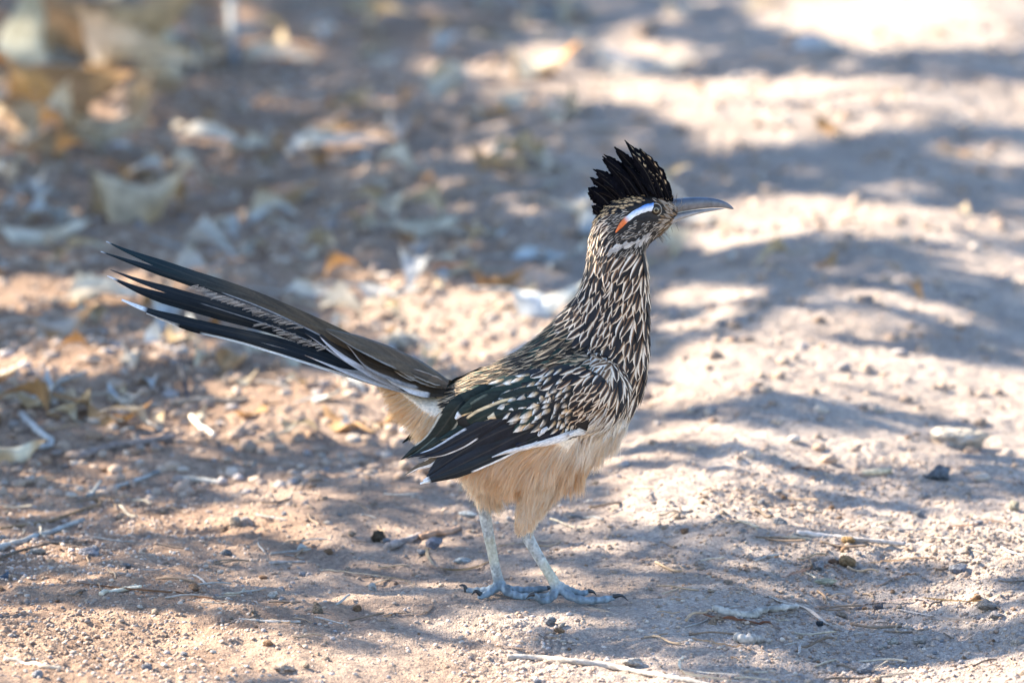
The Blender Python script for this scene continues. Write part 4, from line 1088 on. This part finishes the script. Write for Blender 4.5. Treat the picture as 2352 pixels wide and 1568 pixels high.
leaf(480, 335, 150, 'wavy whitish leaf left of the glaring strip', -0.4, 0.5, 0.2, (0.4, 0), (0.62, 0.56, 0.48), PALE, aspect=0.35)
leaf(655, 470, 110, 'brown leaf propped over a dark gap in the shade', 0.1, -1.3, 0.1, (0.5, 0), (0.36, 0.26, 0.15), BRN, aspect=0.8)
leaf(635, 515, 120, 'grey-blue leaf curled beneath the propped brown leaf', 0.5, 1.0, 0.2, (0.5, 0), (0.40, 0.42, 0.42), TAN, aspect=0.5)
leaf(970, 535, 140, 'pale tan leaf lying flat on the grey shaded earth', 0.4, -0.5, 0.1, (0.35, 0), (0.44, 0.42, 0.34), TAN, aspect=0.7)
leaf(1545, 590, 120, 'yellowish tan leaf half hidden behind the bird\'s throat', 1.2, -0.5, 0.1, (1.0, 0), (0.50, 0.46, 0.32), TAN, aspect=0.8)
leaf(1145, 655, 125, 'orange-brown leaf humped on the ground behind the bird\'s back', 0.1, -1.0, 0.1, (0.2, 0), (0.36, 0.17, 0.05), BRN, aspect=0.5)
leaf(1490, 170, 230, 'big dusty whitish leaf lying across the path far behind', -0.35, -0.8, 0.1, (0.35, 0), (0.56, 0.50, 0.44), PALE, aspect=0.45)
leaf(1885, 140, 120, 'bluish grey leaf alone in the shade of the far track', 0.1, 0.3, 0.1, (0.35, 0), (0.42, 0.46, 0.52), GREYL, aspect=0.4)
leaf(130, 780, 130, 'grey leaf with a rusty brown underside near the tail tip', 0.5, -0.9, 0.2, (0.5, 0), (0.44, 0.42, 0.40), BRN, aspect=0.7)
leaf(30, 1055, 110, 'cream leaf with a brown notch beside the white bent twig', 0.3, -1.0, 0.1, (0.5, 0), (0.66, 0.60, 0.46), OCH, aspect=0.7)
leaf(95, 555, 170, 'whitish sunlit leaf among grey debris', 0.3, -0.5, 0.1, (0.3, 0), (0.62, 0.56, 0.46), TAN, aspect=0.6)
leaf(1240, 590, 120, 'blue-grey flat leaf in the shade behind the neck', 0.1, 0.2, 0.1, (0.25, 0), (0.44, 0.48, 0.50), GREYL, aspect=0.5)
leaf(720, 675, 130, 'pale grey leaf behind the middle of the tail', -0.1, 0.3, 0.1, (0.3, 0), (0.56, 0.56, 0.54), PALE, aspect=0.5)
leaf(240, 700, 150, 'pale crumpled leaf behind the tail tip', 0.4, 0.4, 0.2, (0.4, 0), (0.58, 0.54, 0.44), TAN, aspect=0.6)
leaf(250, 120, 120, 'olive tan leaf tucked under the broad brown leaf', 2.4, 0.6, 0.2, (0.7, 0), (0.36, 0.34, 0.22), TAN, aspect=0.8)
leaf(400, 130, 130, 'olive grey leaf just outside the leaf pile', 0.9, 0.5, 0.2, (0.6, 0), (0.40, 0.38, 0.28), TAN, aspect=0.7)
# --- stones
stone(2155, 1100, 68, 58, (0.20, 0.22, 0.25), 'large slate grey stone sitting at the shade edge', rot=0.3, seed=11)
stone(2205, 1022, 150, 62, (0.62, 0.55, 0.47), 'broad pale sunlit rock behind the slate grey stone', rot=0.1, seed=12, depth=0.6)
leaf(1250, 722, 140, 'pale bluish white leaf humped behind the bird\'s shoulders', 0.1, -0.9, 0.1, (0.5, 0), (0.60, 0.62, 0.62), (0.50, 0.46, 0.38), aspect=0.8)
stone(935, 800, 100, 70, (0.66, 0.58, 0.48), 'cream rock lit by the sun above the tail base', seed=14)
stone(730, 1408, 34, 34, (0.22, 0.18, 0.14), 'round clay-brown pebble in the bare sand before the tail', name='pebble', cat='pebble', seed=15, sink=0.15)
stone(541, 1204, 44, 36, (0.56, 0.46, 0.37), 'tan stone beside its flatter grey neighbour under the tail', seed=16)
stone(566, 1206, 44, 28, (0.42, 0.37, 0.35), 'flat grey stone leaning on the tan stone under the tail', seed=17)
stone(694, 1262, 30, 26, (0.72, 0.70, 0.66), 'small bright white stone chip under the tail', name='stone_chip', cat='stone', rot=0.8, seed=18)
stone(868, 1240, 44, 38, (0.10, 0.08, 0.06), 'dark brown clump of earth beside the short sticks', name='earth_clod', cat='clod', seed=19)
stone(996, 1258, 50, 36, (0.30, 0.30, 0.36), 'lavender grey stone at the end of the short sticks', seed=20)
stone(1060, 1292, 50, 17, (0.58, 0.62, 0.64), 'narrow bluish white chip behind the far leg', name='stone_chip', seed=21, rot=0, depth=0.4)
stone(1074, 1190, 46, 16, (0.60, 0.64, 0.66), 'narrow white chip touching the top of the far leg', name='stone_chip', seed=22, depth=0.4)
stone(1455, 1528, 54, 26, (0.62, 0.56, 0.50), 'pale angular stone above the long bottom twig', seed=23)
stone(2198, 1312, 50, 32, (0.26, 0.27, 0.31), 'smooth blue-grey pebble on the sunlit right bank', name='pebble', cat='pebble', seed=24)
stone(1948, 1302, 46, 32, (0.34, 0.22, 0.12), 'rusty brown stone among gravel below the grey twig', seed=25)
stone(1918, 1292, 34, 22, (0.20, 0.12, 0.08), 'dark reddish stone touching the rusty brown stone', seed=26)
stone(2330, 1172, 42, 36, (0.42, 0.38, 0.30), 'beige pebble alone at the sunny right margin', name='pebble', cat='pebble', seed=27)
stone(2014, 1398, 34, 22, (0.15, 0.14, 0.15), 'dark flat pebble lying on a pink straw', name='pebble', cat='pebble', seed=28)
stone(1883, 1436, 22, 20, (0.07, 0.08, 0.09), 'tiny black pebble at the tip of the ribbon straw', name='pebble', cat='pebble', seed=29)
stone(2270, 1398, 54, 34, (0.40, 0.34, 0.30), 'square tan stone behind the wedge-shaped stone', seed=30)
stone(2285, 1418, 46, 26, (0.44, 0.39, 0.37), 'wedge-shaped pinkish stone before the square tan stone', seed=31)
stone(1880, 1308, 36, 34, (0.30, 0.31, 0.34), 'upright blue-grey stone beside the rusty brown stone', seed=32)
stone(1895, 1340, 70, 18, (0.52, 0.49, 0.36), 'long flat cream stone under the upright blue-grey stone', seed=33, depth=0.4)
stone(856, 1354, 22, 24, (0.60, 0.58, 0.55), 'white pebble in front of the fallen grass stem', name='pebble', cat='pebble', seed=34)
stone(652, 1540, 60, 24, (0.52, 0.40, 0.32), 'long tan pebble lying in the bottom sand', name='pebble', cat='pebble', seed=35, depth=0.5)
stone(515, 1220, 24, 20, (0.34, 0.24, 0.18), 'brown pebble just before the tan stone', name='pebble', cat='pebble', seed=36)
stone(520, 1268, 34, 20, (0.17, 0.19, 0.22), 'dark blue-grey pebble in the shade under the tail', name='pebble', cat='pebble', seed=37)
stone(2420 - 80, 1480, 40, 30, (0.50, 0.44, 0.38), 'tan stone on the sunny bank at the right margin', seed=38)
stone(2110, 1478, 50, 30, (0.54, 0.47, 0.42), 'pinkish oval stone in the gravel of the hollow', seed=39)
stone(2050, 1480, 40, 26, (0.56, 0.50, 0.42), 'cream oval stone next to the pinkish oval stone', seed=40)
stone(1990, 1545, 50, 30, (0.28, 0.30, 0.34), 'grey-blue stone at the bottom of the gravel hollow', seed=41)
stone(1948, 1245, 34, 22, (0.48, 0.30, 0.14), 'orange pebble by the grey twig in the sun', name='pebble', cat='pebble', seed=42)
stone(1790, 1205, 40, 24, (0.26, 0.27, 0.29), 'flat grey pebble at the edge of the shaded gravel', name='pebble', cat='pebble', seed=43)
stone(15, 1325, 34, 26, (0.16, 0.20, 0.26), 'striped blue-grey pebble at the left margin', name='pebble', cat='pebble', seed=44)
stone(80, 1275, 50, 30, (0.42, 0.38, 0.34), 'tan grey stone below the long grey twig', seed=45)
stone(205, 1275, 60, 26, (0.34, 0.33, 0.36), 'flat lavender stone right of the long grey twig', seed=46)
# --- twigs and sticks
WG = (0.36, 0.36, 0.35); WT_ = (0.58, 0.54, 0.47); WB = (0.24, 0.18, 0.14)
twig([(515, -30, 0.10), (530, 60, 0.06), (536, 165)], 13, 'upright bleached grey stick leaning at the back of the litter', (0.24, 0.25, 0.26), 'stick', 'stick')
twig([(175, 1058), (260, 1036), (330, 1022), (400, 1008)], 10, 'thick brown-grey stick half buried left of the tail', (0.27, 0.22, 0.20), 'stick', 'stick')
twig([(405, 930), (470, 922), (520, 926), (570, 922)], 8, 'pale brown stick lying below the tail', (0.40, 0.32, 0.25), 'stick', 'stick')
twig([(412, 868, .012), (424, 895, .006), (432, 925)], 6, 'short dark stick standing against the pale brown stick', (0.06, 0.06, 0.07), 'stick', 'stick')
twig([(50, 958), (75, 985), (100, 1005), (118, 1018), (105, 1032), (70, 1026)], 9, 'bent white twig hooked like a bone at the left margin', (0.46, 0.44, 0.42))
twig([(440, 962), (462, 985), (490, 1002)], 7, 'short bright white splinter in the sun', (0.76, 0.70, 0.60), 'splinter', 'splinter')
twig([(200, 1142), (255, 1125), (310, 1108), (366, 1085)], 6, 'straight pale grey twig above the long grey twig', WG, branch=[(0.1, 0.008, 0.0, 0.012)])
twig([(-20, 1268), (60, 1246), (130, 1222), (192, 1198)], 8, 'long grey twig reaching in from the left margin', WG)
twig([(0, 1215), (100, 1202), (190, 1178), (230, 1160), (215, 1148)], 4, 'thin crooked brown twig between the two grey twigs', (0.30, 0.20, 0.12))
twig([(-20, 1290), (60, 1262), (130, 1250), (200, 1246)], 3.5, 'thin dark brown twig beneath the long grey twig', (0.16, 0.12, 0.09))
twig([(232, 1368), (262, 1362), (290, 1356), (312, 1350)], 6.5, 'short cut cream twig with a knot lying on sand', (0.66, 0.60, 0.48), knots=0.3, branch=[(0.7, 0.012, -0.004, 0.003)])
twig([(1165, 1512), (1240, 1516), (1310, 1522), (1400, 1534), (1480, 1550), (1580, 1566), (1640, 1580)], 7.5, 'long crooked grey twig lying along the bottom of the picture sand', (0.42, 0.38, 0.34), n=60, knots=0.25)
twig([(890, 1262), (920, 1252), (950, 1242), (968, 1232)], 10, 'thick grey-brown stick pointing at the lavender stone', (0.30, 0.25, 0.23), 'stick', 'stick')
twig([(965, 1240), (1000, 1232), (1030, 1226), (1055, 1218)], 8, 'reddish brown stick behind the lavender stone', (0.36, 0.23, 0.16), 'stick', 'stick')
twig([(1830, 1228), (1900, 1236), (1980, 1243), (2080, 1254)], 7, 'straight grey twig lying in the sunny gravel', (0.46, 0.41, 0.38))
twig([(1640, 1402), (1668, 1412), (1700, 1416), (1730, 1418), (1745, 1408), (1790, 1402), (1830, 1398)], 9, 'knobbly white root fragment in the gravel hollow', (0.46, 0.43, 0.39), 'root', 'root', knots=0.8, n=44)
twig([(1692, 1472), (1715, 1474), (1740, 1474), (1770, 1478)], 10, 'white lumpy row of stuck pebbles before the red blade', (0.46, 0.42, 0.38), 'root', 'root', knots=0.9, n=30)
twig([(550, 1425), (600, 1428), (650, 1430), (690, 1430)], 4, 'slim pale twig left of the round clay-brown pebble', (0.50, 0.46, 0.42))
twig([(10, 1520), (50, 1528), (100, 1534), (140, 1538)], 6, 'bright cream twig in the sunny bottom corner', (0.66, 0.54, 0.42))
twig([(620, 1295), (660, 1293), (700, 1292)], 4, 'short grey twig beyond the fallen straw', (0.40, 0.36, 0.34))
twig([(1820, 1078), (1850, 1078), (1880, 1082), (1905, 1088)], 4, 'thin dark brown twig left of the slate grey stone', (0.20, 0.12, 0.09))
twig([(1980, 1092), (2010, 1092), (2045, 1086)], 8, 'short thick cream stick near the slate grey stone', (0.56, 0.46, 0.32), 'stick', 'stick')
twig([(1310, 1188), (1345, 1192), (1385, 1196)], 4, 'thin grey twig on the path behind the near thigh', (0.20, 0.20, 0.20))
twig([(400, 1105), (450, 1106), (500, 1112)], 8, 'pale weathered twig in the shade below the tail', (0.54, 0.50, 0.44))
# --- straws and blades
straw([(980, 1262), (984, 1290), (1010, 1308), (1060, 1312), (1100, 1304), (1128, 1290)], 9, 'curved brown grass blade sweeping behind the far leg', (0.36, 0.26, 0.15), 'dry_grass', 'grass')
straw([(1130, 1262), (1180, 1252), (1240, 1246), (1300, 1246)], 5, 'thin tan stem between the two legs', (0.44, 0.34, 0.22))
straw([(735, 1312), (800, 1318), (870, 1326), (930, 1336), (952, 1350)], 8, 'fallen pale grass stem before the tail', (0.46, 0.38, 0.26), 'dry_grass', 'grass')
straw([(110, 1328), (180, 1342), (260, 1352), (320, 1358), (390, 1364), (460, 1376), (515, 1390)], 7, 'long thin red-brown needle passing behind the cut cream twig', (0.26, 0.14, 0.08), 'needle', 'needle')
straw([(1690, 1348), (1740, 1370), (1790, 1384), (1830, 1392), (1860, 1410), (1900, 1436), (1935, 1442)], 11, 'orange and cream ribbon of straw across the gravel hollow', (0.56, 0.44, 0.34))
straw([(1598, 1408), (1650, 1424), (1720, 1436), (1795, 1442)], 17, 'broad red-brown blade lying in the gravel', (0.34, 0.16, 0.10), 'dry_grass', 'grass', twist=0.2)
straw([(2120, 1376), (2180, 1382), (2240, 1384), (2290, 1372), (2320, 1362)], 6, 'ochre stem curving up at the foot of the sunny bank', (0.40, 0.28, 0.14))
straw([(1870, 1398), (1960, 1394), (2040, 1384), (2110, 1380), (2150, 1398)], 7, 'long pink straw running under the dark flat pebble', (0.48, 0.34, 0.28))
straw([(2060, 1402), (2110, 1412), (2180, 1424), (2240, 1428)], 8, 'pale curved straw beyond the pink straw', (0.58, 0.50, 0.42))
straw([(1570, 1440 + 70), (1560, 1530), (1572, 1548), (1610, 1556), (1680, 1566)], 9, 'looped pale grass at the lower edge of the gravel', (0.60, 0.54, 0.42), 'dry_grass', 'grass')
straw([(1580, 1540), (1620, 1548), (1680, 1552), (1740, 1562)], 8, 'straight pale grass blade crossing the looped grass', (0.62, 0.54, 0.42), 'dry_grass', 'grass')
straw([(1590, 1470), (1650, 1482), (1720, 1494), (1760, 1500)], 7, 'tan straw below the broad red-brown blade', (0.50, 0.34, 0.22))
straw([(1800, 1330), (1850, 1312), (1900, 1304), (1960, 1322)], 8, 'pinkish arched straw over the rusty brown stone', (0.42, 0.27, 0.22))
straw([(2010, 1345), (2060, 1330), (2110, 1318)], 8, 'curled brown straw below the blue-grey pebble', (0.34, 0.20, 0.12))
straw([(1990, 1300), (2060, 1290), (2130, 1284), (2170, 1288)], 6, 'straight ochre straw in the sunny gravel', (0.52, 0.36, 0.24))
straw([(2040, 1220), (2110, 1232), (2180, 1240)], 6, 'white straw glaring on the sunny bank', (0.66, 0.60, 0.54))
straw([(2180, 1215), (2240, 1208), (2300, 1200), (2352, 1206)], 7, 'pinkish straw at the top of the sunny bank', (0.46, 0.30, 0.22))
straw([(965, 1412), (985, 1402), (992, 1392)], 12, 'small curled brown leaf scrap on the bare sand', (0.30, 0.19, 0.12), 'leaf_scrap', 'leaf')
straw([(880, 1420), (915, 1412), (945, 1414), (970, 1414)], 6, 'tan stem lying beside the curled leaf scrap', (0.42, 0.28, 0.18))
straw([(1210, 1458), (1250, 1466), (1290, 1470)], 8, 'pale tan splinter in the sand below the feet', (0.52, 0.38, 0.28))
straw([(1140, 1490), (1190, 1492), (1225, 1494)], 10, 'flat brown scrap of bark in the sand below the feet', (0.36, 0.24, 0.16), 'bark_scrap', 'bark')
straw([(1350, 1398), (1390, 1406), (1420, 1416)], 6, 'short cream splinter just below the near foot', (0.60, 0.50, 0.40))
straw([(190, 1415), (230, 1430), (262, 1450)], 7, 'cream straw in the sun at the lower left', (0.64, 0.52, 0.40))

# --- scattered individuals that only their place tells apart
PEB = []
kinds = [((0.44, 0.34, 0.26), 'small tan pebble loose on the sand'), ((0.32, 0.32, 0.34), 'small blue-grey pebble loose on the sand'),
         ((0.58, 0.52, 0.46), 'small cream pebble loose on the sand'), ((0.34, 0.21, 0.13), 'small red-brown crumb of earth on the sand')]
for kk, (c, lab) in enumerate(kinds):
    PEB.append([colour(rock_mesh('pebble', 100 + kk * 7 + q, 2), np.array(c) * (0.85 + 0.1 * q)) for q in range(4)])
placed = 0
while placed < 250:
    u = rng.random()
    if u < 0.45: v = (rng.uniform(1480, 2350), rng.uniform(1120, 1566))
    elif u < 0.80: v = (rng.uniform(0, 760), rng.uniform(1040, 1560))
    else: v = (rng.uniform(300, 1500), rng.uniform(1100, 1566))
    if 1020 < v[0] < 1460 and 1330 < v[1] < 1400: continue
    p = ground(*v); kk = rng.choice(4, p=[.34, .24, .22, .20]); q = rng.integers(0, 4)
    o = link('earth_crumb' if kk == 3 else 'pebble', PEB[kk][q], M_STONE)
    r = (0.0016 + 0.0034 * rng.random() ** 2.6)
    o.scale = (r * rng.uniform(.9, 1.4), r * rng.uniform(.8, 1.2), r * rng.uniform(.6, .9))
    o.rotation_euler = (rng.uniform(-.3, .3), rng.uniform(-.3, .3), rng.uniform(0, 6.3))
    o.location = (p[0], p[1], p[2] + r * 0.35)
    tag(o, ('tiny ' if r < 0.0022 else 'small ' if r < 0.0034 else 'larger ') + ['flat ', '', 'angular ', 'lumpy '][q] + ['tan pebble ', 'blue-grey pebble ', 'cream pebble ', 'red-brown earth crumb '][kk] + beside(p), 'crumb' if kk == 3 else 'pebble', ['tan pebbles', 'blue-grey pebbles', 'cream pebbles', 'earth crumbs'][kk] + ' scattered on the sand'); placed += 1
LFK = [((0.48, 0.42, 0.32), (0.34, 0.24, 0.13), 'weathered tan leaf scrap in the blurred litter behind the bird', 'tan leaf scraps in the litter'),
       ((0.36, 0.38, 0.40), (0.44, 0.42, 0.38), 'grey leaf scrap in the blurred litter behind the bird', 'grey leaf scraps in the litter'),
       ((0.40, 0.24, 0.12), (0.28, 0.15, 0.06), 'brown leaf scrap in the blurred litter behind the bird', 'brown leaf scraps in the litter'),
       ((0.54, 0.48, 0.40), (0.46, 0.39, 0.30), 'bleached leaf scrap in the blurred litter behind the bird', 'bleached leaf scraps in the litter')]
LMESH = [[leaf_mesh('leaf_scrap', 300 + k_ * 5 + q, 0.034, 0.018, [-0.9, 0.6, 1.1, -0.4][q], 0.2, lf[0], lf[1]) for q in range(4)] for k_, lf in enumerate(LFK)]
for k in range(370):
    u = rng.random()
    if u < 0.80: v = (rng.uniform(-20, 1350), 1000 * rng.random() ** 1.15)
    else: v = (rng.uniform(1250, 2360), rng.uniform(0, 700))
    if u >= 0.80 and rng.random() < 0.6: continue
    kk = rng.choice(4, p=[.34, .26, .18, .22]); q = rng.integers(0, 4)
    p = ground(*v); o = link('leaf_scrap', LMESH[kk][q], M_LEAF)
    s_ = rng.uniform(0.5, 1.0) + 1.1 * rng.random() ** 2; o.scale = (s_, s_, s_); o.location = tuple(p)
    o.rotation_euler = (rng.uniform(-.5, .7), rng.uniform(-.4, .4), rng.uniform(0, 6.3)); settle(o, LMESH[kk][q])
    tag(o, ('small ' if s_ < 0.85 else 'broad ' if s_ > 1.2 else '') + ['humped ', 'cupped ', 'rolled ', 'flat '][q] + ['tan', 'grey', 'brown', 'bleached'][kk] + ' leaf scrap ' + beside(p), 'leaf', LFK[kk][3])
TW = []
for q in range(5):
    L = 0.04; P = np.stack([np.linspace(-L / 2, L / 2, 14), 0.0016 * np.sin(np.linspace(0, 3 + q, 14)), 0.0012 * np.cos(np.linspace(0, 4, 14) + q)], 1)
    v_, f_ = tube(P, 0.0011 * (1 + 0.4 * vnoise(np.arange(14) * .7, 0.1, q)), 8)
    c = [(0.34, 0.32, 0.30), (0.24, 0.17, 0.12), (0.44, 0.37, 0.28), (0.16, 0.12, 0.09), (0.38, 0.27, 0.18)][q]
    TW.append(mesh_from('twig', v_, f_, np.tile(np.array([c]), (len(v_), 1))))
TL = ['grey twiglet lying loose in the litter', 'brown twiglet lying loose in the litter', 'straw-coloured twiglet lying loose in the litter', 'dark twiglet lying loose in the litter', 'orange-tan twiglet lying loose in the litter']
for k in range(210):
    u = rng.random()
    v = (rng.uniform(0, 900), rng.uniform(780, 1480)) if u < .48 else (rng.uniform(1500, 2350), rng.uniform(1140, 1566)) if u < .88 else (rng.uniform(600, 1500), rng.uniform(1080, 1320))
    q = rng.integers(0, 5); p = ground(*v); o = link('twiglet', TW[q], M_WOOD); s_ = rng.uniform(0.35, 1.1)
    o.scale = (s_, s_, s_ * rng.uniform(.7, 1)); o.location = tuple(p); o.rotation_euler = (rng.uniform(-3, 3), rng.uniform(-.1, .1), rng.uniform(0, 6.3))
    settle(o, TW[q], -0.0002)
    tag(o, ('short ' if s_ < 0.6 else 'slim ' if s_ < 0.85 else 'longish ') + ['grey', 'brown', 'straw-coloured', 'dark', 'orange-tan'][q] + ' twiglet ' + beside(p), 'twig', ['grey', 'brown', 'straw-coloured', 'dark', 'orange-tan'][q] + ' twiglets in the litter')

# --- gravel and grit nobody could count
ico_v = np.array([(0, 1, 1.618), (0, -1, 1.618), (0, 1, -1.618), (0, -1, -1.618), (1, 1.618, 0), (-1, 1.618, 0), (1, -1.618, 0), (-1, -1.618, 0), (1.618, 0, 1), (-1.618, 0, 1), (1.618, 0, -1), (-1.618, 0, -1)]) / 1.902
ico_f = []
for a_ in range(12):
    for b_ in range(a_ + 1, 12):
        for c_ in range(b_ + 1, 12):
            d_ = [np.linalg.norm(ico_v[x] - ico_v[y]) for x, y in ((a_, b_), (b_, c_), (a_, c_))]
            if max(d_) < 1.2:
                nn_ = np.cross(ico_v[b_] - ico_v[a_], ico_v[c_] - ico_v[a_])
                ico_f.append((a_, b_, c_) if np.dot(nn_, ico_v[a_]) > 0 else (a_, c_, b_))
ico_f = np.array(ico_f)
def grit(n, xr, yr, rlo, rhi, pw, dens):
    x = rng.uniform(*xr, n); y = rng.uniform(*yr, n); x = x * (1 + 0.17 * np.clip(y, 0, 5))
    k = rng.random(n) < dens(x, y); x, y = x[k], y[k]; n = len(x)
    r = rlo + (rhi - rlo) * rng.random(n) ** pw
    V = ico_v[None] * (1 + rng.uniform(-.22, .22, (n, 12, 1)))
    sc3 = np.stack([r * rng.uniform(.8, 1.5, n), r * rng.uniform(.8, 1.3, n), r * rng.uniform(.55, .95, n)], 1)
    a_ = rng.uniform(0, 6.28, n); V = V * sc3[:, None]
    V = np.stack([V[..., 0] * np.cos(a_)[:, None] - V[..., 1] * np.sin(a_)[:, None], V[..., 0] * np.sin(a_)[:, None] + V[..., 1] * np.cos(a_)[:, None], V[..., 2]], -1)
    V = V + np.stack([x, y, height(x, y) + sc3[:, 2] * 0.25], 1)[:, None]
    pal = np.array([(0.46, 0.35, 0.27), (0.36, 0.26, 0.20), (0.30, 0.30, 0.32), (0.56, 0.50, 0.44), (0.32, 0.20, 0.13), (0.20, 0.17, 0.16)])
    C = pal[rng.choice(6, n, p=[.36, .25, .11, .10, .12, .06])] * rng.uniform(.75, 1.15, (n, 1))
    C = C * 0.55 + np.array([0.36, 0.275, 0.22]) * 0.45 * 0.95
    F = ico_f[None] + (np.arange(n) * 12)[:, None, None]
    return V.reshape(-1, 3), F.reshape(-1, 3), np.repeat(C, 12, 0)
d_near = lambda x, y: np.clip(0.22 + 1.2 * smooth(-0.05, 0.3, vnoise(x * 9, y * 9, 6)) + 0.75 * g2(x, y, 0.31, -0.03, 0.20, 0.25) + 0.35 * smooth(-0.12, -0.3, x), 0, 1) * (1 - 0.75 * g2(x, y, 0.03, 0, 0.10, 0.10))
A1 = grit(62000, (-0.46, 0.46), (-0.33, 0.55), 0.00035, 0.0022, 3.2, d_near)
A2 = grit(22000, (-0.46, 0.46), (0.45, 3.3), 0.0010, 0.0075, 3.4, lambda x, y: 0.25 + 0.75 * smooth(0.15, -0.2, x))
Vg = np.concatenate([A1[0], A2[0]]); Fg2 = np.concatenate([A1[1], A2[1] + len(A1[0])]); Cg = np.concatenate([A1[2], A2[2]])
tag(link('gravel', mesh_from('gravel', Vg, Fg2, Cg, False), M_STONE), 'loose grit and fine gravel strewn over the sandy earth', 'gravel', kind='stuff')
